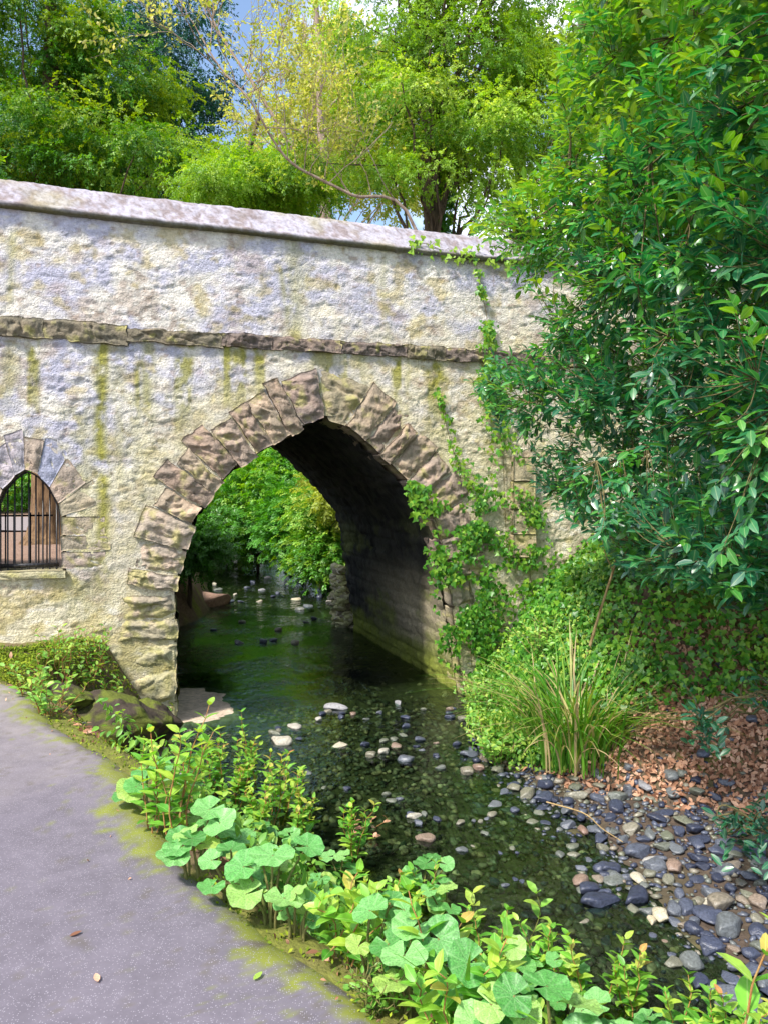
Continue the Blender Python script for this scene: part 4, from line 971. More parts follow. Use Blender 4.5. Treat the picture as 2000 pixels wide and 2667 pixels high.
BB = [(318, 1668, 3, .34, .17, 'butterbur with broad pale leaves, first one along the path edge from the bridge pier'),
      (395, 1705, 3, .30, .15, 'low butterbur with crinkled leaves behind the mossy kerb, second from the bridge end'),
      (452, 1752, 3, .36, .19, 'butterbur lifting a large flat leaf above its neighbours near the first mossy bulge'),
      (415, 1815, 2, .26, .15, 'small butterbur with one leaf tipped towards the path'),
      (560, 1785, 3, .34, .18, 'butterbur with overlapping flat leaves behind the big tipped leaf'),
      (630, 1810, 3, .34, .17, 'butterbur with leaves reaching towards the water, mid bank'),
      (590, 1850, 3, .36, .20, 'butterbur with the widest smooth leaf in the middle of the bank'),
      (690, 1900, 3, .30, .17, 'butterbur between the smooth wide leaf and the small cress cushion'),
      (640, 1935, 2, .22, .11, 'small round-leaved butterbur leaning over the mossy path edge'),
      (920, 1868, 3, .42, .21, 'tall butterbur with a frilled umbrella leaf against the dark water'),
      (965, 1925, 2, .36, .17, 'butterbur with blistered dark green leaf beside the frilled one'),
      (800, 1975, 3, .32, .16, 'butterbur with a fan-veined leaf right at the path edge'),
      (890, 2010, 3, .32, .18, 'butterbur with drooping leaf below the frilled umbrella leaf'),
      (1010, 2085, 3, .34, .17, 'butterbur with pale leaf behind the green grass tuft'),
      (1110, 2050, 3, .36, .19, 'butterbur with broad veined leaf at the lower middle of the bank'),
      (1180, 2130, 3, .36, .20, 'butterbur with a shining leaf overhanging the grass tuft'),
      (1060, 2170, 2, .26, .15, 'butterbur low down at the bottom edge beside the path moss'),
      (1290, 2170, 3, .38, .20, 'butterbur with wide leaf at the bottom of the bank, nearest the stream'),
      (1230, 2080, 3, .36, .17, 'butterbur with several small overlapping leaves above the stream'),
      (1400, 2200, 3, .38, .19, 'lowest right butterbur at the edge of the picture'),
      (740, 1850, 3, .32, .15, 'butterbur standing closest to the rusty dead stems'),
      (500, 1840, 3, .28, .15, 'butterbur with small leaves just inside the widest moss patch')]
for k, (u, v, n_, h, sz, lab) in enumerate(BB): butterbur(u, v, n_, h, sz, lab, k)

HY = [(375, 1590, .5, 4, 'lanky yellow-green shrublet beside the foot of the bridge pier'), (470, 1600, .5, 7, 'bushy yellow-green shrublet left of the pale boulder'), (545, 1565, .62, 5, 'tallest yellow-green shrublet reaching up before the riffle'),
      (600, 1650, .5, 9, 'dense yellow-green shrublet with many paired leaves, mid bank'), (655, 1700, .48, 7, 'shrublet with larger rounded leaves overhanging the water'), (560, 1690, .45, 7, 'shrublet crowded behind the first butterburs'),
      (500, 1660, .4, 6, 'low shrublet between the two leftmost butterburs'), (340, 1640, .36, 4, 'reddish-stemmed shrublet above the muddy shelf'), (745, 1770, .42, 5, 'shrublet with red tips next to the rusty dead stems'),
      (870, 1850, .42, 6, 'shrublet with rounded yellow leaves behind the umbrella leaf'), (820, 1900, .34, 6, 'spreading shrublet with trailing red stems over the water'), (720, 1880, .34, 5, 'shrublet tucked between wide butterbur leaves'),
      (960, 1960, .4, 5, 'shrublet with a single orange leaf beside the frilled umbrella leaf'), (1050, 1960, .42, 5, 'shrublet with upright yellow tip leaves, lower middle of the bank'), (1200, 1990, .46, 4, 'open shrublet with red tips against the dark shingle'),
      (1290, 2040, .44, 4, 'shrublet with large paired leaves against the shingle'), (1370, 2060, .44, 5, 'shrublet with fresh pale leaves right of the large paired leaves'), (1530, 2030, .62, 3, 'slender tall shrublet standing alone before the shingle'),
      (1130, 1990, .42, 5, 'shrublet with a reddened leaf near the grass tuft'), (1470, 2110, .36, 5, 'shrublet of fresh paired leaves just left of the bottom right corner one'), (1580, 2120, .34, 5, 'shrublet leaning over the shingle slabs above the bottom right corner'), (1625, 2195, .24, 4, 'shrublet at the bottom right corner'), (1000, 2030, .36, 5, 'shrublet with yellow heart leaves behind the grass tuft'), (880, 1960, .3, 5, 'small shrublet under the umbrella leaf')]
for k, (u, v, h, ns, lab) in enumerate(HY):
    X, Y, Z = drop(u, v, h * 1.0)
    leafy_plant('shrublet', lab, 'shrub', (X, Y, Z), h * (1.12 if v < 1850 else .95), .17, ns + (1 if v < 1850 else -1), 8, T_HYP, 'hyp', 'redstem', .085, (.1, 1), 'yellow-green shrublets on the bank between path and stream', (.06, .04), True, .9, k)
for k, (u, v, h, lab) in enumerate([(1140, 1850, .62, 'single thin sapling with pale terminal leaves standing before the open water'), (1010, 1895, .4, 'little seedling with two leaf pairs beside the umbrella leaf')]):
    X, Y, Z = drop(u, v, h)
    leafy_plant('seedling', lab, 'plant', (X, Y, Z), h, .03, 1, 4 - k, T_OVAL, 'bramble', 'stem', .11, (.5, 1), None, (0.02, 0), True, 1, k + 90, .05, .45)
for k, (u, v, lab) in enumerate([(590, 1905, 'cress-like cushion of tiny leaves, the one nearer the bridge'), (830, 2110, 'cress-like cushion of tiny leaves, the one low beside the path moss')]):
    X, Y, Z = drop(u, v, .12)
    leafy_plant('cress_cushion', lab, 'plant', (X, Y, Z), .15, .12, 26, 6, T_OVAL, 'bramble', 'stem', .028, (.1, .7), None, (0, 0), False, 1, k + 60)
# weeds at the foot of the bridge on the left
WD = [(130, 1400, .45, 8, 'leafy weed clump against the wall left of the pier'), (210, 1390, .4, 7, 'leafy weed clump in the angle of wall and pier'), (60, 1450, .3, 6, 'low weed clump at the left edge beside the path'), (110, 1480, .3, 7, 'weed clump on top of the mossy bank'), (250, 1470, .34, 6, 'weed clump hanging over the mossy bank'), (340, 1540, .3, 4, 'small weed at the foot of the pier'), (185, 1440, .3, 6, 'weed clump behind the mossy bank')]
for k, (u, v, h, ns, lab) in enumerate(WD):
    X, Y, Z = drop(u, v, h * .7, 4.5)
    leafy_plant('weed_clump', lab, 'plant', (X, Y, Z), h, .24, ns * 2, 7, T_OVAL, 'bramble', 'redstem', .075, (.1, 1), 'weeds below the bridge wall', (0, -.05), False, .9, k + 200)

mr_ = rock_mesh(91, 5, .75, .3)
for (u, v, Y, sc, lab, sd_) in [(235, 1560, 7.05, (1.25, .95, .95), 'mossy dark bank boulder between the path and the foot of the pier', 1), (330, 1560, 7.45, (.6, .6, .75), 'smaller dark mossy rock right against the foot of the pier', 2), (130, 1510, 7.0, (.8, .6, .5), 'low mossy rock under the weeds at the bend of the path', 3)]:
    V = mr_[0] * np.array(sc); c = px(u, v, Y); V = V * (1 + .22 * fbm(V[:, 0] * 6, V[:, 1] * 6, V[:, 2] * 6, 4, sd_))[:, None]
    n_ = fbm(V[:, 0] * 5 + sd_, V[:, 1] * 5, V[:, 2] * 5, 4, 6)
    G = Geo(); G.add(V, mr_[1], col=lerp(np.array([.05, .038, .028]), np.array([.10, .12, .018]), sstep(-.1, .3, n_ + .5 * fbm(V[:, 0] * 19, V[:, 1] * 19, V[:, 2] * 19, 3, 4))[:, None])); o = G.build('mossy_rock', M['ground'], attrs=('col',)); o.location = c; tag(o, lab, 'rock')
# ---- grass and sedge
def blades(name, label, cat, base, n, L, w, spread, rl, seed, group=None, flop=1.0, kind=None):
    r = np.random.default_rng(seed); root = empty(name, tuple(base)); tag(root, label, cat, group)
    G = Geo(); K = 9
    for i in range(n):
        a = r.uniform(0, 6.28); o = np.array([math.cos(a), math.sin(a)]); l = L * r.uniform(.55, 1.1); f = r.uniform(.25, 1.0) * flop
        t = np.linspace(0, 1, K); hor = l * (f * t ** 1.8); ver = l * (t - .62 * f * t ** 2.4)
        b = o * spread * r.random() * .4 + r.normal(0, spread * .12, 2)
        side = r.normal(0, .06) * l
        C = np.stack([b[0] + o[0] * hor - o[1] * side * t ** 2, b[1] + o[1] * hor + o[0] * side * t ** 2, ver - .04], -1)
        W_ = w * r.uniform(.6, 1.1) * (1 - t ** 3) * (.6 + .4 * np.minimum(t * 4, 1)); S = np.array([-o[1], o[0], 0])
        V = np.stack([C - S * W_[:, None], C + np.array([0, 0, -.25]) * W_[:, None], C + S * W_[:, None]], 1).reshape(-1, 3)
        F = []
        for j in range(K - 1):
            q = j * 3; F += [(q, q + 1, q + 4, q + 3), (q + 1, q + 2, q + 5, q + 4)]
        G.add(V, F, r.uniform(*rl))
    G.build('blades', M['grass'], root); return root
X, Y, Z = drop(1000, 2130, .2)
blades('grass_tuft', 'bright green tuft of broad grass blades at the bottom beside the path', 'grass tuft', (X, Y, Z), 13, .5, .011, .07, (.35, .62), 3, flop=.8)
X, Y, Z = drop(1240, 1625, 0.05); 
blades('sedge_clump', 'large floppy sedge clump of green and straw blades on the right bank', 'sedge', (X, Y, Z), 330, 1.35, .011, .8, (0, 1), 4, flop=1.05)
X, Y, Z = drop(1300, 1600, .1)
blades('sedge_clump', 'smaller dark sedge tuft just right of the large floppy one', 'sedge', (X, Y, Z), 80, .7, .008, .35, (0, .9), 5, flop=1.0)
X, Y, Z = drop(1130, 1560, .1)
blades('sedge_clump', 'slim sedge tuft between the brambles and the large floppy clump', 'sedge', (X, Y, Z), 50, .75, .007, .25, (0, 1), 6, flop=.8)

# ---- bramble trailers hanging to the water at right
for k, (u, v, h, lab) in enumerate([(1060, 1500, .55, 'light green bramble mound at the water edge right of the arch'), (1075, 1590, .4, 'light green bramble trailing onto the shingle'), (1000, 1420, .4, 'bramble sprays against the right pier foot'), (1180, 1370, .4, 'bramble mound below the leaning bare stem')]):
    X, Y, Z = drop(u, v, h * .6, 5)
    leafy_plant('bramble', lab, 'bramble', (X, Y, Z), h, .42, 34, 9, T_OVAL, 'bramble', 'twig', .07, (.1, 1), 'brambles on the right bank', (-.1, -.2), False, .9, k + 300, .5, .1)

# ---- evergreen bush on the right
def bezier(p0, p1, p2, n):
    t = np.linspace(0, 1, n)[:, None]; return (1 - t) ** 2 * p0 + 2 * t * (1 - t) * p1 + t ** 2 * p2
def inpoly(u, v, poly):
    poly = np.array(poly, float); ins = np.zeros(len(u), bool)
    for (x0, y0), (x1, y1) in zip(poly, np.roll(poly, -1, 0)):
        ins ^= ((y0 > v) != (y1 > v)) & (u < (x1 - x0) * (v - y0) / (y1 - y0 + 1e-12) + x0)
    return ins
BUSH = [(1240, -200), (1225, 60), (1190, 200), (1190, 330), (1120, 400), (1060, 430), (1015, 490), (1080, 560), (1140, 640), (1160, 720), (1070, 760), (1010, 830), (1060, 890), (1150, 960), (1150, 1040), (1190, 1110), (1290, 1150), (1340, 1230), (1420, 1250), (1560, 1290), (1900, 1300), (2000, -200)]
def evergreen(name, label, trunk, poly, ntip, yr, seed, nlimb, size=(.068, .106), rl=(0, 1)):
    r = np.random.default_rng(seed); root = empty(name, tuple(trunk[0])); O = trunk[0]; tag(root, label, 'bush')
    GB = Geo(); Tk = catmull(np.array(trunk), 8); tube(GB, Tk - O, .07, .02, 8, wob=.2)
    P = np.array(poly); u = r.uniform(P[:, 0].min(), P[:, 0].max(), ntip * 3); v = r.uniform(P[:, 1].min(), P[:, 1].max(), ntip * 3)
    k = inpoly(u, v, poly); u, v = u[k][:ntip], v[k][:ntip]; n = len(u)
    q = sstep(1000, 1600, u); Y = yr(q, r.random(n), v)
    T = np.stack([(u - 829.5) / 1659 * Y, Y, 1.6 - (v - 1055) / 1659 * Y], -1)
    # clump the tips
    cl = fbm(T[:, 0] * 2.1, T[:, 1] * 2.1, T[:, 2] * 2.6, 2, seed); T = T[cl > -.2]; n = len(T)
    T[:, 2] = np.maximum(T[:, 2], terrain(T[:, 0], T[:, 1], False) + .1)
    nodes = []
    li = r.choice(n, min(nlimb, n), replace=False)
    for i in li:
        b = Tk[r.integers(len(Tk) // 4, len(Tk))]; mid = (b + T[i]) / 2 + np.array([0, 0, .25 * np.linalg.norm(T[i] - b) * r.uniform(0, .6)])
        c = bezier(b, mid, T[i], 14); c[1:-1] += r.normal(0, .02, (12, 3)); tube(GB, c - O, .02, .004, 6); nodes.append(c[4:])
    nd = np.vstack(nodes)
    sec = r.choice(n, min(nlimb * 7, n), replace=False)
    for i in sec:
        d = np.linalg.norm(nd - T[i], axis=1) + .3 * np.maximum(T[i][0] - nd[:, 0], 0); b = nd[np.argmin(np.where(d < .15, 9, d))]
        c = bezier(b, (b + T[i]) / 2 + r.normal(0, .06, 3), T[i], 8); tube(GB, c - O, .008, .003, 5); nodes.append(c[2:])
    nd = np.vstack(nodes); lp, ld, ln, ls, lr = [], [], [], [], []
    main = np.array([-.75, -.35, .15])
    for i in range(n):
        d = np.linalg.norm(nd - T[i], axis=1) + .5 * np.maximum(T[i][0] - nd[:, 0] + .05, 0); b = nd[np.argmin(np.where(d < .06, 9, d))]
        dd = T[i] - b; L = np.linalg.norm(dd)
        if L > .7: b = T[i] - dd / L * .7
        c = bezier(b, (b + T[i]) / 2 + np.array([0, 0, -.04]) + r.normal(0, .03, 3), T[i], 6); tube(GB, c - O, .0035, .0016, 4, cap=False)
        ax = c[-1] - c[-3]; ax = ax / (np.linalg.norm(ax) + 1e-9) + main * .5; ax /= np.linalg.norm(ax)
        m = r.integers(9, 15); f = np.linspace(-.26, .02, m); s_ = np.cross(ax, [0, 0, 1]); s_ /= np.linalg.norm(s_) + 1e-9; up = np.cross(s_, ax)
        tone = np.clip(r.uniform(rl[0], rl[1]) * .85 + .5 * sstep(1.9, 4.2, T[i][2] + .5 * math.sin(T[i][0] * 3)), 0, 1)  # yellower with height: sunlight on the upper leaves put into their colour
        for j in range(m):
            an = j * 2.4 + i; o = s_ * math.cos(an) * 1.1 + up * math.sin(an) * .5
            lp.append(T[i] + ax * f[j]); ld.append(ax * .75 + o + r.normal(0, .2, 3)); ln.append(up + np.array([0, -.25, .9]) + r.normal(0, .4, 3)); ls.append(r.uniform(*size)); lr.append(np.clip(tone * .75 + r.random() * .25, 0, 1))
    GB.build('branches', M['bushtwig'], root)
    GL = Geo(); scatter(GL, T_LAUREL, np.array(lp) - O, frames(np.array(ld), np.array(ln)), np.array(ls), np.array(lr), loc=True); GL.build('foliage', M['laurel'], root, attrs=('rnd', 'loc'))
def yr_main(q, r_, v):
    near = lerp(6.0, 3.0, q); far = lerp(8.4, 7.6, q) - .6 * sstep(900, 300, v); return lerp(near, far, r_ ** .8)
evergreen('evergreen_bush', 'huge glossy dark green evergreen bush overhanging the bridge from the right', [np.array([4.6, 6.6, .3]), np.array([4.3, 6.3, 1.5]), np.array([4.1, 6.1, 2.8]), np.array([4.2, 5.9, 4.4])], BUSH, 7400, yr_main, 3, 42, rl=(0, .85))
evergreen('evergreen_bush', 'small low evergreen sprays with bluish leaves over the leaf litter at the right edge', [np.array([3.7, 5.6, -.3]), np.array([3.5, 5.4, .0]), np.array([3.3, 5.2, .3])], [(1440, 1500), (1500, 1470), (1720, 1440), (1720, 1570), (1480, 1570)], 75, lambda q, r_, v: lerp(4.6, 5.4, r_), 5, 6, (.06, .09), (0, .4))
evergreen('evergreen_bush', 'tiny evergreen sprig lying above the shingle at the right edge', [np.array([3.2, 4.7, -.75]), np.array([3.0, 4.6, -.6]), np.array([2.7, 4.5, -.55])], [(1540, 1760), (1620, 1745), (1720, 1760), (1720, 1840), (1560, 1800)], 22, lambda q, r_, v: lerp(4.4, 4.9, r_), 6, 3, (.06, .09), (0, .3))

# ---- trees
def tree(name, label, cat, base, top, tr, blobs, nclump, per, tmpl, size, mat, bark, seed, sig=(.30, .30, .11), droop=.5, limbs=18, rl=(0, 1), group=None, lr=.05, twigs=2, shell=.55, outl=0):
    r = np.random.default_rng(seed); O = np.array(base, float); root = empty(name, tuple(O)); tag(root, label, cat, group)
    top = np.array(top, float); mid = (O + top) / 2 + r.normal(0, .15, 3); Tk = bezier(O - [0, 0, .3], mid, top, 16)
    G = Geo(); tube(G, Tk - O, tr, tr * .25, 12, wob=.35, power=.9); G.build('trunk', M[bark], root)
    bl = np.array([b[0] for b in blobs], float); br = np.array([b[1] for b in blobs], float); wt = br.prod(1); wt /= wt.sum()
    bi = r.choice(len(blobs), nclump, p=wt); d = rdir(nclump, r); rad = r.random(nclump) ** (1 / 3) * (1 - shell) + shell * r.random(nclump) ** .3
    C = bl[bi] + d * br[bi] * rad[:, None]
    C = C[C[:, 2] > terrain(C[:, 0], C[:, 1], False) + .4]; nc = len(C)
    GL = Geo(); lims = []
    for i in range(min(limbs, nc)):
        c0 = C[i]; hh = np.clip((c0[2] - O[2]) / (top[2] - O[2] + 1e-6) * .8 - r.uniform(0, .15), .12, .95); b = Tk[int(hh * 15)]
        m_ = (b + c0) / 2 + np.array([0, 0, -.12 * np.linalg.norm(c0 - b)]) + r.normal(0, .25, 3); c = bezier(b, m_, c0, 12); c[1:-1] += r.normal(0, .05, (10, 3)); tube(GL, c - O, lr, lr * .25, 6); lims.append(c[3:])
    if lims:
        nd = np.vstack(lims)
        for i in range(limbs, min(nc, limbs * (1 + twigs))):
            b = nd[np.argmin(np.linalg.norm(nd - C[i], axis=1))]; c = bezier(b, (b + C[i]) / 2 + r.normal(0, .12, 3), C[i], 7); tube(GL, c - O, lr * .35, lr * .08, 5, cap=False)
        GL.build('limbs', M[bark], root)
    n = nc * per; ci = np.repeat(np.arange(nc), per); off = r.normal(size=(n, 3)) * np.array(sig); Pp = C[ci] + off
    cen = bl[np.argmin(((C[:, None] - bl[None]) ** 2).sum(-1), 1)]; out = C - cen; out[:, 2] *= .3; out /= np.linalg.norm(out, axis=1, keepdims=True) + 1e-6
    D = out[ci] * .8 + off / np.array(sig) * .45 + r.normal(0, .35, (n, 3)); D[:, 2] -= droop
    N = np.array([0, 0, 1.0]) + r.normal(0, .4, (n, 3)) + out[ci] * .4
    tone = r.uniform(rl[0], rl[1], nc)[ci]
    G = Geo(); scatter(G, tmpl, Pp - O, frames(D, N), size * r.uniform(.7, 1.25, n), np.clip(tone * .7 + r.random(n) * .3 * (rl[1] - rl[0]) + .1 * (off[:, 2] > 0), 0, 1)); G.build('crown', M[mat], root)
    return root

# behind the bridge: left yews
gz = lambda X, Y: float(terrain(A_([X]), A_([Y]))[0])
def blob(u, v, Y, ru, rv_, ry): return (px(u, v, Y), (ru / 1659 * Y, ry, rv_ / 1659 * Y))
def tb(u, Y): X = (u - 829.5) / 1659 * Y; return (X, Y, gz(X, Y))
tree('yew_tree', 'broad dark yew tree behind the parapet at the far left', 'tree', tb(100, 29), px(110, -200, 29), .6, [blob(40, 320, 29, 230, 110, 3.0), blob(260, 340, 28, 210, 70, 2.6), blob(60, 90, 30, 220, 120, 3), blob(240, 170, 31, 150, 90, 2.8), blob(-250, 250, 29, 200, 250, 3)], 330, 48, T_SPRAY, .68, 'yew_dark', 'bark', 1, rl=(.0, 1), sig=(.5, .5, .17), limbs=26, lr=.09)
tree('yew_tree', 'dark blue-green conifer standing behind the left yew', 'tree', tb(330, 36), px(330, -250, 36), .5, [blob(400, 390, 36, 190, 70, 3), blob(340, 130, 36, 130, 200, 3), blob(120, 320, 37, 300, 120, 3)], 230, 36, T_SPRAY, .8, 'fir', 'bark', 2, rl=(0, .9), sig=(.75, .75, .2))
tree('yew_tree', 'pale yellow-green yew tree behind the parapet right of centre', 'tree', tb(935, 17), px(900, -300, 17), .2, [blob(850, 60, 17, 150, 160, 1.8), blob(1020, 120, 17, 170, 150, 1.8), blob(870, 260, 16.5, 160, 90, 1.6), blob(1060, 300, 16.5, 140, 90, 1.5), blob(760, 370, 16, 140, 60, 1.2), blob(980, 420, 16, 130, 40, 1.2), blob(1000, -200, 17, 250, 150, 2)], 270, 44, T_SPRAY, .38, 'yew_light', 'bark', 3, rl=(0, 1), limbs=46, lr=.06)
tree('yew_tree', 'sunlit yew tree half hidden behind the evergreen bush', 'tree', tb(1330, 19), px(1330, -300, 19), .4, [blob(1250, 100, 19, 170, 230, 2), blob(1450, 100, 19, 200, 300, 2), blob(1300, 350, 18, 170, 140, 1.6), blob(1600, 250, 19, 220, 300, 2), blob(1480, 450, 18, 250, 120, 1.6)], 380, 34, T_SPRAY, .42, 'yew_light', 'bark', 4, rl=(.1, 1), limbs=24, lr=.06)
tree('yew_tree', 'low green yew spray just above the parapet between the two big yews', 'tree', tb(330, 20), px(560, 250, 20), .2, [blob(560, 380, 20, 90, 50, 1.4), blob(640, 400, 20, 100, 45, 1.2), blob(480, 400, 19, 90, 35, 1.2)], 160, 26, T_SPRAY, .4, 'yew_light', 'bark', 5, rl=(0, .8), limbs=10)
# spring tree with blossom-like young leaves and bare twigs
def bare_tree(name, label, base, pts, tr, seed, depth=4, leafn=0, leafreg=None):
    r = np.random.default_rng(seed); O = np.array(base, float); root = empty(name, tuple(O)); tag(root, label, 'tree')
    G = Geo(); G2 = Geo(); ends = []
    Tk = catmull(np.array(pts), 6); tube(G, Tk - O, tr, tr * .3, 8, wob=.2); G.build('trunk', M['palebark'], root)
    def grow(p, d, L, rad, lv):
        n = 8; q = [p]; dd = d.copy()
        for i in range(n): dd = dd + r.normal(0, .16, 3) + np.array([0, 0, .05]); dd /= np.linalg.norm(dd); q.append(q[-1] + dd * L / n)
        q = np.array(q); tube(G2, q - O, rad, rad * .45, 5 if lv > 1 else 4, cap=False)
        if lv == 0: ends.append(q); return
        for i in range(r.integers(3, 6)):
            j = r.integers(2, n + 1); nd_ = dd + r.normal(0, .55, 3); nd_ /= np.linalg.norm(nd_); grow(q[j], nd_, L * r.uniform(.5, .75), rad * .5, lv - 1)
    for i in range(len(Tk)):
        if i > len(Tk) * .15 and r.random() < .6:
            d = r.normal(size=3); d[2] = abs(d[2]) * 1.2 + .3; d /= np.linalg.norm(d); grow(Tk[i], d, r.uniform(1.2, 2.4), tr * .3, depth - 2)
    G2.build('branches', M['palebark'], root)
    if leafn:
        E_ = np.vstack(ends); i = r.integers(0, len(E_), leafn); Pp = E_[i] + r.normal(0, .05, (leafn, 3))
        if leafreg is not None: k = leafreg(Pp); Pp = Pp[k]
        n = len(Pp); G3 = Geo(); scatter(G3, T_OVAL, Pp - O, frames(rdir(n, r), rdir(n, r) + [0, 0, .8]), r.uniform(.05, .11, n), r.uniform(0, 1, n)); G3.build('young_leaves', M['spring'], root)
bare_tree('budding_tree', 'tall pinkish bare tree with fine twigs against the blue sky', tb(700, 27), [np.array(tb(700, 27)), px(700, 420, 27), px(692, 250, 27), px(690, 100, 27), px(675, -60, 27), px(670, -200, 27)], .17, 4, 4, 1600)
bare_tree('budding_tree', 'slanting thin tree with yellow young leaves in front of the left yew', tb(1000, 15), [np.array(tb(1000, 15)), px(900, 500, 15), px(760, 420, 14.8), px(690, 385, 14.7), px(630, 350, 14.5), px(590, 300, 14.3), px(540, 215, 14), px(480, 150, 14), px(430, 70, 14)], .036, 8, 4, 5200)
bare_tree('budding_tree', 'pale thin stem rising beside the bare tree with yellowish leaves', tb(860, 24), [np.array(tb(860, 24)), px(700, 420, 24), px(640, 330, 24), px(560, 200, 24), px(470, 60, 24), px(420, -60, 24)], .08, 12, 4, 1800)
tree('young_tree', 'hazy yellow-green spring tree far behind the gap in the yews', 'tree', tb(660, 34), px(660, 50, 34), .2, [blob(650, 330, 34, 120, 90, 2.5), blob(720, 200, 34, 80, 160, 2.5), blob(860, 300, 34, 140, 150, 3)], 420, 10, T_TWIG, .55, 'spring', 'palebark', 9, sig=(.7, .7, .5), droop=0, limbs=14, lr=.04)
# ivy clad trunks
for k, (u, v0, v1, Y, w, lab) in enumerate([(945, 480, 390, 18.5, .38, 'dark ivy-clad trunk just above the parapet'), (1120, 330, 60, 20, .5, 'ivy-clad trunk beside the evergreen bush')]):
    b = np.array(tb(u, Y)); root = empty('ivy_clad_trunk', tuple(b)); tag(root, lab, 'tree'); G = Geo(); t_ = px(u + 5, v1 - 40, Y); tube(G, np.array([b, (b + t_) / 2, t_]) - b, .2, .12, 8); G.build('trunk', M['bark'], root)
    n = 3500; f_ = RNG.random(n); a = RNG.uniform(0, 6.28, n); Pp = b + (t_ - b) * f_[:, None] + np.stack([np.cos(a), np.sin(a), 0 * a], -1) * (w * RNG.uniform(.5, 1.1, n))[:, None]
    G = Geo(); scatter(G, T_IVY, Pp - b, frames(rdir(n) - [0, 0, .6], np.stack([np.cos(a), np.sin(a), .3 + 0 * a], -1)), .12, RNG.uniform(0, .35, n)); G.build('ivy', M['ivy_far'], root)
# distant wood mass so that no empty horizon shows, each tree on its own
TB = [(-420, 40), (-150, 44), (140, 42), (420, 46), (700, 48), (950, 44), (1180, 42), (1420, 40), (1680, 38), (1950, 36)]
for k, (u, Y) in enumerate(TB):
    tree('background_tree', ['leafy far tree behind the left yew', 'leafy far tree in the gap left of the bare tree', 'leafy far tree behind the pale yew', 'leafy far tree behind the evergreen bush'][min(k // 3, 3)], 'tree', tb(u, Y), px(u, 450, Y), .3, [blob(u, 640, Y, 150, 130, 3), blob(u + 60, 780, Y - 1, 150, 170, 3), blob(u - 60, 900, Y - 1, 160, 150, 3), blob(u, 1040, Y - 2, 170, 100, 3)] , 150, 14, T_TWIG, .75, 'ivy_far', 'bark', 40 + k, sig=(.8, .8, .5), droop=.1, limbs=8, rl=(.2, .9), group='trees far behind the bridge')

# ---- under the arch: bushes on the banks beyond
def bush(label, u, v, Y, ru, rv_, ry, n, per, size, mat, tmpl, seed, rl=(0, 1), name='shrub', droop=.25):
    b = blob(u, v, Y, ru, rv_, ry); X0 = b[0][0]; z0 = gz(X0, Y); c = b[0].copy()
    return tree(name, label, 'shrub', (X0, Y, min(z0, c[2] - .3)), c, .06, [(c, b[1])], n, per, tmpl, size, mat, 'bark', seed, sig=(.3, .3, .2), droop=droop, limbs=10, lr=.02, rl=rl, shell=.7, group='shrubs beyond the arch')
bush('tall green shrub hanging over the stream beyond the arch, in the middle', 560, 1090, 24, 110, 110, 1.8, 320, 14, .30, 'ivy_far', T_TWIG, 61, (.1, .9))
bush('darker shrub at the left bank beyond the arch', 440, 1080, 27, 60, 110, 1.6, 220, 14, .32, 'ivy_far', T_TWIG, 62, (0, .7))
bush('dark shrub overhanging the right bank beyond the arch', 650, 1130, 21.5, 70, 80, 1.3, 240, 14, .26, 'ivy_far', T_TWIG, 63, (0, .6))
bush('light green shrub close behind the right side of the arch', 715, 1110, 19.5, 55, 70, .9, 200, 12, .28, 'bramble', T_TWIG, 64, (.2, 1))
bush('ivy mound on the right bank just beyond the arch', 715, 1200, 19, 60, 60, .8, 200, 14, .22, 'ivy', T_TWIG, 65, (.1, .9))
bush('dark green shrub tucked behind the left pier', 408, 1170, 15.2, 45, 40, .6, 150, 14, .22, 'ivy', T_TWIG, 66, (0, .4))
bush('high shrub filling the top of the arch view', 620, 990, 26, 110, 80, 2, 260, 14, .32, 'ivy_far', T_TWIG, 67, (.3, 1))
bush('green shrub seen through the top of the barred opening', 30, 1040, 30, 150, 60, 2, 200, 14, .4, 'ivy_far', T_TWIG, 72, (.3, 1))
bush('far shrub closing the stream bend', 520, 1150, 33, 80, 70, 2, 200, 14, .35, 'ivy_far', T_TWIG, 68, (.2, .9))
bush('pale leaved sapling crown near the vault on the right', 745, 1060, 18, 40, 60, .6, 90, 10, .3, 'spring', T_TWIG, 69, (0, .4))
bush('dense shrub further along the right bank beyond the arch', 780, 1080, 23, 80, 120, 1.6, 240, 14, .3, 'ivy_far', T_TWIG, 70, (.1, .8))
# left earth bank seen under the arch
er = rock_mesh(77, 4, .6, .35)
G = Geo(); b = np.array([-4.35, 17.0, -1.15]); G.add(er[0] * np.array([2.0, 3.2, 2.4]), er[1], col=lerp(np.array([.27, .16, .12]), np.array([.36, .24, .18]), noise(er[0][:, 0] * 4, er[0][:, 1] * 4, 0, 3)[:, None] * .5 + .5))
o = G.build('earth_mound', M['ground'], attrs=('col',)); o.location = b; tag(o, 'bare reddish earth mound on the left bank beyond the arch', 'mound')
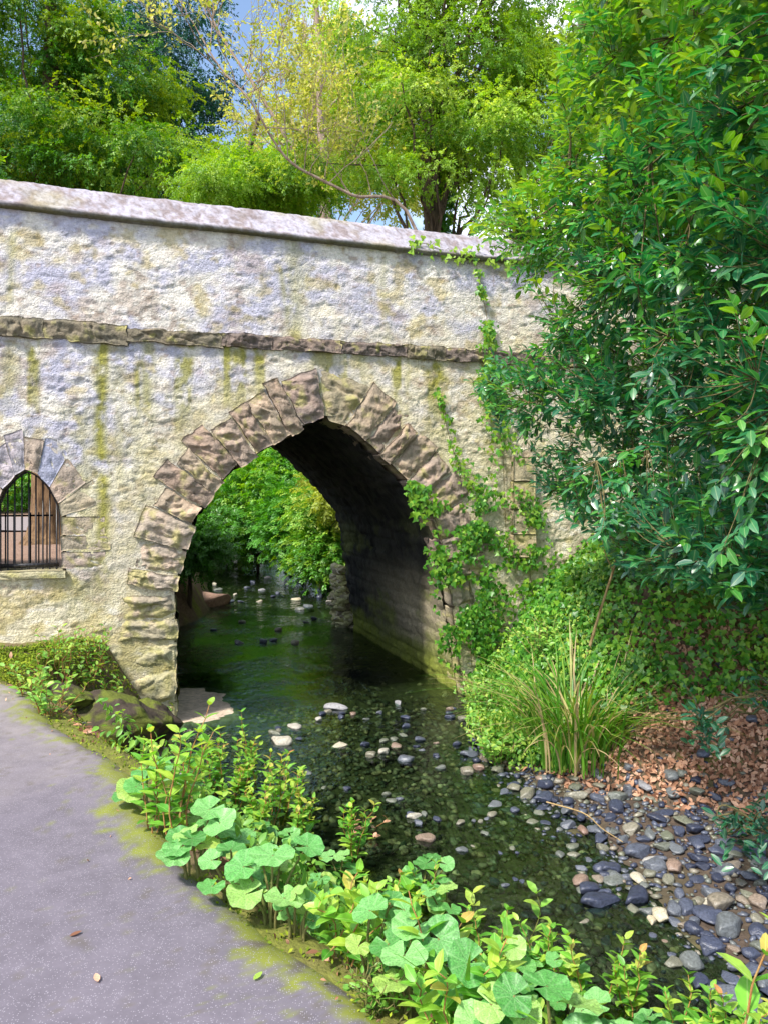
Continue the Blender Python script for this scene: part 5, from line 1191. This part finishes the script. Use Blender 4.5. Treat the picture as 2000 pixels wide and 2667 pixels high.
# trunk seen through the gate, and bright path behind
X, Y = (104 - 829.5) / 1659 * 18, 18
base = (X, Y, gz(X, Y)); tk = empty('large_tree', base); tag(tk, 'thick reddish trunk seen through the barred opening', 'tree')
G = Geo(); zz = np.array([-.3, .0, .2, .5, 1, 2, 4, 7]); rr = np.array([.95, .8, .62, .52, .48, .45, .4, .3]) * .72
th = np.linspace(0, 2 * np.pi, 40, endpoint=False); Zt = np.linspace(-.3, 7, 60); Rt = np.interp(Zt, zz, rr)[:, None] * (1 + .16 * np.abs(np.sin(th * 4.5))[None] * np.exp(-np.clip(Zt, 0, 9) / 1.5)[:, None] + .1 * noise(th[None] * 4, Zt[:, None] * .6, 0, 4))
V = np.stack([Rt * np.cos(th), Rt * np.sin(th), np.repeat(Zt[:, None], 40, 1)], -1); i = np.arange(59)[:, None] * 40; j = np.arange(40)[None]; F = np.stack([i + j, i + (j + 1) % 40, i + 40 + (j + 1) % 40, i + 40 + j], -1).reshape(-1, 4)
G.add(V.reshape(-1, 3), F); G.build('trunk', M['redbark'], tk)
G = Geo(); n = 5000; f_ = rdir(n) * [2.2, 2.2, 1.6] * RNG.random((n, 1)) ** .4 + [-3.5, 0, 9]; scatter(G, T_TWIG, f_, frames(rdir(n), rdir(n) + [0, 0, 1]), .4, RNG.random(n)); G.build('crown', M['ivy_far'], tk)
pp = catmull(A_([(-22, 27), (-14, 25.5), (-10, 23.5), (-7.2, 26), (-6.5, 34)]), 10); tn = np.gradient(pp, axis=0); tn /= np.linalg.norm(tn, axis=1, keepdims=True); nn = np.stack([-tn[:, 1], tn[:, 0]], -1)
w_ = np.linspace(-1.6, 1.6, 9); XY = pp[:, None] + nn[:, None] * w_[None, :, None]; G = Geo(); zz = terrain(XY[..., 0], XY[..., 1]).max() * 0 + np.maximum(terrain(XY[..., 0], XY[..., 1]), .3) + .06
G.add(np.concatenate([XY, zz[..., None]], -1).reshape(-1, 3), grid_faces(*zz.shape)[:, ::-1], col=(.24, .2, .2)); tag(G.build('far_path', M['asphalt'], attrs=('col',)), kind='structure')

# ---- leaning bare stem and sticks
def stick(name, label, pts, r0, r1, mat='twig', cat='branch', forks=()):
    P = catmull(np.array(pts), 6); O = P[0]; G = Geo(); tube(G, P - O, r0, r1, 7, wob=.15)
    for f_ in forks: q = catmull(np.array([px(*a) for a in f_]), 5); tube(G, q - O, r1 * .9, r1 * .3, 5)
    o = G.build(name, M[mat], attrs=()); o.location = O; tag(o, label, cat); return o
g = drop(1270, 1410, .0, 4); Yb = min(g[1], 7.6)
stick('bare_stem', 'tan bare stem leaning up from the ivy bank into the evergreen bush', [px(1265, 1430, Yb), px(1290, 1340, Yb - .1), px(1325, 1230, Yb - .2), px(1345, 1150, Yb - .3), px(1352, 1080, Yb - .4)], .016, .008, forks=[[(1330, 1215, Yb - .2), (1345, 1190, Yb - .3), (1352, 1150, Yb - .4)], [(1325, 1235, Yb - .2), (1305, 1190, Yb - .2), (1300, 1150, Yb - .2)], [(1345, 1160, Yb - .3), (1390, 1130, Yb - .5), (1430, 1110, Yb - .6)]])
stick('fallen_branch', 'thin fallen branch leaning from the far right bank into the stream', [px(740, 1168, 20.5), px(690, 1205, 20.5), px(618, 1246, 21)], .035, .018)
stick('fallen_twig', 'forked twig lying across the dark stones of the shingle', [np.array(drop(1180, 1760)) + [0, 0, .12], np.array(drop(1260, 1790)) + [0, 0, .12], np.array(drop(1300, 1815)) + [0, 0, .1], np.array(drop(1345, 1845)) + [0, 0, .08]], .006, .003)
stick('fallen_twig', 'dark driftwood branch lying in the riffle right of the arch mouth', [np.array(drop(850, 1560)) + [0, 0, .05], np.array(drop(900, 1535)) + [0, 0, .07], np.array(drop(950, 1545)) + [0, 0, .04]], .014, .006, 'bark')
X, Y, Z = drop(770, 1800, .1)
rt = leafy_plant('dead_stems', 'rusty brown dead stems with withered leaves hanging over the water', 'plant', (X, Y, Z + .02), .2, .18, 6, 5, T_OVAL, 'deadleaf', 'redstem', .06, (.1, .9), None, (.3, .1), False, 1, 777)

# ---- fallen leaves on the path
for u, v, lab, ang in [(150, 2025, 'dark curled fallen leaf lying alone on the asphalt', .6), (212, 2124, 'small tan fallen leaf near the bottom of the path', 2.1), (548, 2120, 'small yellow-green leaf fallen on the path near the moss', 1.0)]:
    Y = 1.56 * 1659 / (v - 1055); X = (u - 829.5) / 1659 * Y; G = Geo(); V = T_OVAL[0].copy(); V[:, 2] = .25 * np.abs(V[:, 1]) + .12 * V[:, 0] ** 2
    m_ = 'bramble' if 'yellow' in lab else 'deadleaf'; G.add((V * .042) @ frames(np.array([[math.cos(ang), math.sin(ang), 0]]), np.array([[0, 0, 1.0]]))[0].T, T_OVAL[1], .05 if 'dark' in lab else .8)
    o = G.build('fallen_leaf', M[m_]); o.location = (X, Y, .043); tag(o, lab, 'leaf')

# ================================================================== STONES
import bmesh
SM = {}
for kk, mt in (('w', 'wetstone'), ('d', 'drystone')):
    SM[kk] = []
    for i in range(8):
        G = Geo(); G.add(RK[i][0], RK[i][1], 0.0); o = G.build('stone', M[mt]); SM[kk].append(o.data); bpy.data.objects.remove(o)
rs = random.Random(9)
def stone(x, y, z, size, kind, label, group=None, name='stone', flat=1.0, i=None, rot=None):
    o = bpy.data.objects.new(name, SM[kind][rs.randrange(8) if i is None else i]); COL.objects.link(o)
    o.location = (x, y, z); o.scale = (size * rs.uniform(.9, 1.15), size * rs.uniform(.85, 1.15), size * flat * rs.uniform(.85, 1.15)); o.rotation_euler = (rs.uniform(-.2, .2), rs.uniform(-.2, .2), rs.uniform(0, 6.28) if rot is None else rot)
    return tag(o, label, 'stone', group)
KEY = [(728, 1530, 52, 'd', 'cream rounded boulder at the mouth of the arch'), (609, 1603, 56, 'd', 'large pale grey boulder in front of the arch'), (733, 1612, 38, 'd', 'grey stone right of the large pale boulder'),
       (640, 1570, 36, 'd', 'flat cream stone in the riffle left of the cream boulder'), (832, 1625, 34, 'd', 'pale triangular stone beside a wet flat one'), (597, 1585, 30, 'w', 'wet grey stone just above the large pale boulder'),
       (860, 1520, 26, 'd', 'small pale stone in the riffle right of the cream boulder'), (875, 1570, 26, 'w', 'small wet stone in the riffle'), (896, 1765, 36, 'd', 'pale pointed stone in mid stream'), (915, 1815, 50, 'w', 'rounded blue-grey stone below the pointed stone'),
       (995, 1840, 30, 'w', 'dark wet stone alone in mid stream'), (905, 1600, 30, 'w', 'low dark stone near the driftwood'), (690, 1556, 26, 'd', 'small stone under the cream boulder'), (800, 1635, 44, 'w', 'flat wet slab beside the pale triangular stone'),
       (880, 1640, 48, 'w', 'long dark slab right of the pale triangular stone'), (950, 1660, 24, 'w', 'dark stone at the right end of the slabs'), (1110, 1705, 38, 'w', 'dark stone near the bramble foot'), (1145, 1660, 60, 'w', 'large olive rock under the bramble'),
       (665, 1672, 24, 'w', 'small blue-grey stone left of the deep water'), (1300, 1950, 84, 'w', 'large dark slab at the edge of the shingle'), (1330, 1900, 60, 'w', 'rounded slate stone above the dark slabs'), (1270, 1925, 66, 'w', 'flat slate stone leaning on the dark slab'),
       (1305, 1875, 50, 'w', 'dark stone standing over the slate stones'), (1405, 1860, 42, 'd', 'buff stone among the dark shingle'), (1570, 1885, 70, 'w', 'broad greenish stone at the right edge of the shingle'), (1530, 1950, 52, 'd', 'tan oval stone low in the shingle'), (1560, 2150, 80, 'w', 'big dark slab at the bottom right'),
       (1180, 1690, 44, 'w', 'grey rounded stone at the foot of the sedge'), (790, 1610, 26, 'w', 'small wet stone beside the grey stone')]
placed = []
for u, v, w, kd, lab in KEY:
    X, Y, Z = drop(u, v); sz = w / 1659 * Y; zt = max(Z, -1.0)
    stone(X, Y, zt - sz * .02, sz * 1.1, kd, lab, flat=1.0); placed.append((X, Y, sz * .5))
# stones under and beyond the arch
UA = [(590, 1385, 24), (640, 1390, 26), (525, 1345, 22), (678, 1338, 20), (660, 1345, 16), (570, 1388, 30), (460, 1362, 18), (516, 1390, 26), (600, 1362, 22), (710, 1300, 18), (665, 1310, 26), (650, 1318, 24), (640, 1295, 22), (660, 1280, 18), (692, 1290, 20), (705, 1275, 22), (645, 1255, 20), (620, 1262, 16), (580, 1248, 18), (600, 1282, 18), (590, 1290, 16), (560, 1300, 14), (480, 1290, 20), (497, 1300, 20), (510, 1285, 16), (470, 1275, 18), (535, 1270, 14), (566, 1275, 16), (548, 1258, 14), (628, 1245, 22), (465, 1262, 16), (520, 1300, 14)]
for k, (u, v, w) in enumerate(UA):
    X, Y, Z = drop(u, v, 0, 8.5); sz = w / 1659 * Y
    if k < 9: stone(X, Y, -1 + sz * .05, sz, 'w', 'dark stone breaking the pool surface under the arch', 'stones in the pool under the arch')
    else: stone(X, Y, -1 + sz * .0, sz * 1.1, 'd' if k % 3 == 0 else 'w', 'stone in the shallow riffle seen through the arch', 'stones of the far riffle')
# shingle: dense stones; the ones that show largest are individuals
r = np.random.default_rng(21)
N = 24000; X = r.uniform(.7, 7.5, N); Y = r.uniform(2.2, 7.8, N)
dr_ = -polyd(X, Y, BR); df_ = -polyd(X, Y, FT)
dens = .05 * sstep(-1.6, -.6, dr_) + .88 * sstep(-.8, .1, dr_) * sstep(.42, .05, df_)
k = r.random(N) < dens; X, Y, dr_ = X[k], Y[k], dr_[k]
sz = np.exp(r.normal(math.log(.064), .4, len(X))).clip(.035, .24)
order = np.argsort(-sz); X, Y, sz = X[order], Y[order], sz[order]
acc = []; cell = {}
for x, y, s_ in zip(X, Y, sz):
    ok = True; ci, cj = int(x / .25), int(y / .25)
    for a in (-1, 0, 1):
        for b in (-1, 0, 1):
            for (x2, y2, s2) in cell.get((ci + a, cj + b), ()):
                if (x - x2) ** 2 + (y - y2) ** 2 < (.30 * (s_ + s2)) ** 2: ok = False; break
            if not ok: break
        if not ok: break
    if ok: cell.setdefault((ci, cj), []).append((x, y, s_)); acc.append((x, y, s_))
acc = np.array(acc); zz = terrain(acc[:, 0], acc[:, 1])
uu = 829.5 + acc[:, 0] / acc[:, 1] * 1659; vv = 1055 + (1.6 - zz) / acc[:, 1] * 1659
inview = (uu < 1700) & (vv < 2260); app = acc[:, 2] / acc[:, 1] * inview
od = np.argsort(-app); nI = 225
for n_, i in enumerate(od[:nI]):
    x, y, s_ = acc[i]; dd = -polyd(A_([x]), A_([y]), BR)[0]
    kd = 'd' if rs.random() < .025 else 'w'
    lab = ('dark rounded stone packed in the dry shingle bar' if dd > .12 else 'wet dark stone at the water edge of the shingle bar') if kd == 'w' else 'pale rounded stone packed among the dark shingle'
    stone(x, y, max(zz[i], -1.06) + s_ * .13, s_ * 1.12, kd, lab, 'stones of the shingle bar')
G = Geo()
def small_rocks(G, P, S, rng, rv=None):
    ti = rng.integers(0, 6, len(P))
    for t in range(6):
        k = ti == t; m = k.sum()
        if m: scatter(G, RKL[t], P[k], rz(m, rng=rng), S[k], rng.random(m))
rest = od[nI:]; small_rocks(G, np.stack([acc[rest, 0], acc[rest, 1], zz[rest] + acc[rest, 2] * .1], -1), acc[rest, 2] * 1.1, r)
n = 9000; X = r.uniform(.7, 7, n); Y = r.uniform(2.2, 7.8, n); k = r.random(n) < sstep(-.5, .1, -polyd(X, Y, BR)) * sstep(.5, .0, -polyd(X, Y, FT)); X, Y = X[k], Y[k]
small_rocks(G, np.stack([X, Y, terrain(X, Y) + .005], -1), r.uniform(.02, .05, len(X)), r)
tag(G.build('shingle', M['wetstone']), kind='stuff')
# bed stones below the surface
n = 9000; X = r.uniform(-3, 3.4, n); Y = r.uniform(1.8, 9.5, n); ins = np.maximum(polyd(X, Y, BL), -polyd(X, Y, BR)); s, t = to_wall(X, Y)
k = (ins < -.02) & ~((s < 2.6) & (t > -.15)); X, Y = X[k], Y[k]; S = r.uniform(.03, .13, len(X)); Z = terrain(X, Y)
G = Geo(); small_rocks(G, np.stack([X, Y, np.minimum(Z + .01, -1.015 - S * .12)], -1), S, r)
n = 2500; X = r.uniform(-6, 1, n); Y = r.uniform(9.5, 24, n); ins = np.maximum(polyd(X, Y, BL), -polyd(X, Y, BR)); s, t = to_wall(X, Y); k = (ins < -.1) & ~((s < 2.7) & (t < 2.2)); X, Y = X[k], Y[k]; S = r.uniform(.05, .16, len(X)); Z = terrain(X, Y)
small_rocks(G, np.stack([X, Y, np.minimum(Z + .01, -1.02 - S * .15)], -1), S, r)
tag(G.build('stream_bed_stones', M['submerged']), kind='stuff')
# loose mid-stream stones breaking the surface
cl = [(730, 1545, 8), (820, 1540, 7), (960, 1535, 8), (1020, 1560, 5), (850, 1600, 8), (920, 1625, 6), (960, 1620, 5), (880, 1725, 7), (930, 1770, 8), (1020, 1790, 6), (1080, 1840, 6), (1060, 1640, 6), (740, 1690, 3), (1100, 1760, 6), (620, 1580, 5), (1120, 1900, 5)]
for u, v, m in cl:
    for q in range(m // 2 + 1):
        X, Y, Z = drop(u + rs.gauss(0, 28), v + rs.gauss(0, 9)); w = rs.uniform(12, 26) / 1659 * Y
        stone(X, Y, -1 + w * .02, w * 1.15, 'w', 'small wet stone just breaking the surface before the arch', 'small wet stones in the open stream')
# muddy shelf pebbles left
G = Geo(); n = 260; X = r.normal(-2.05, .28, n); Y = r.normal(6.8, .4, n); small_rocks(G, np.stack([X, Y, terrain(X, Y) + .01], -1), r.uniform(.02, .07, n), r)
tag(G.build('shelf_pebbles', M['drystone']), kind='stuff')
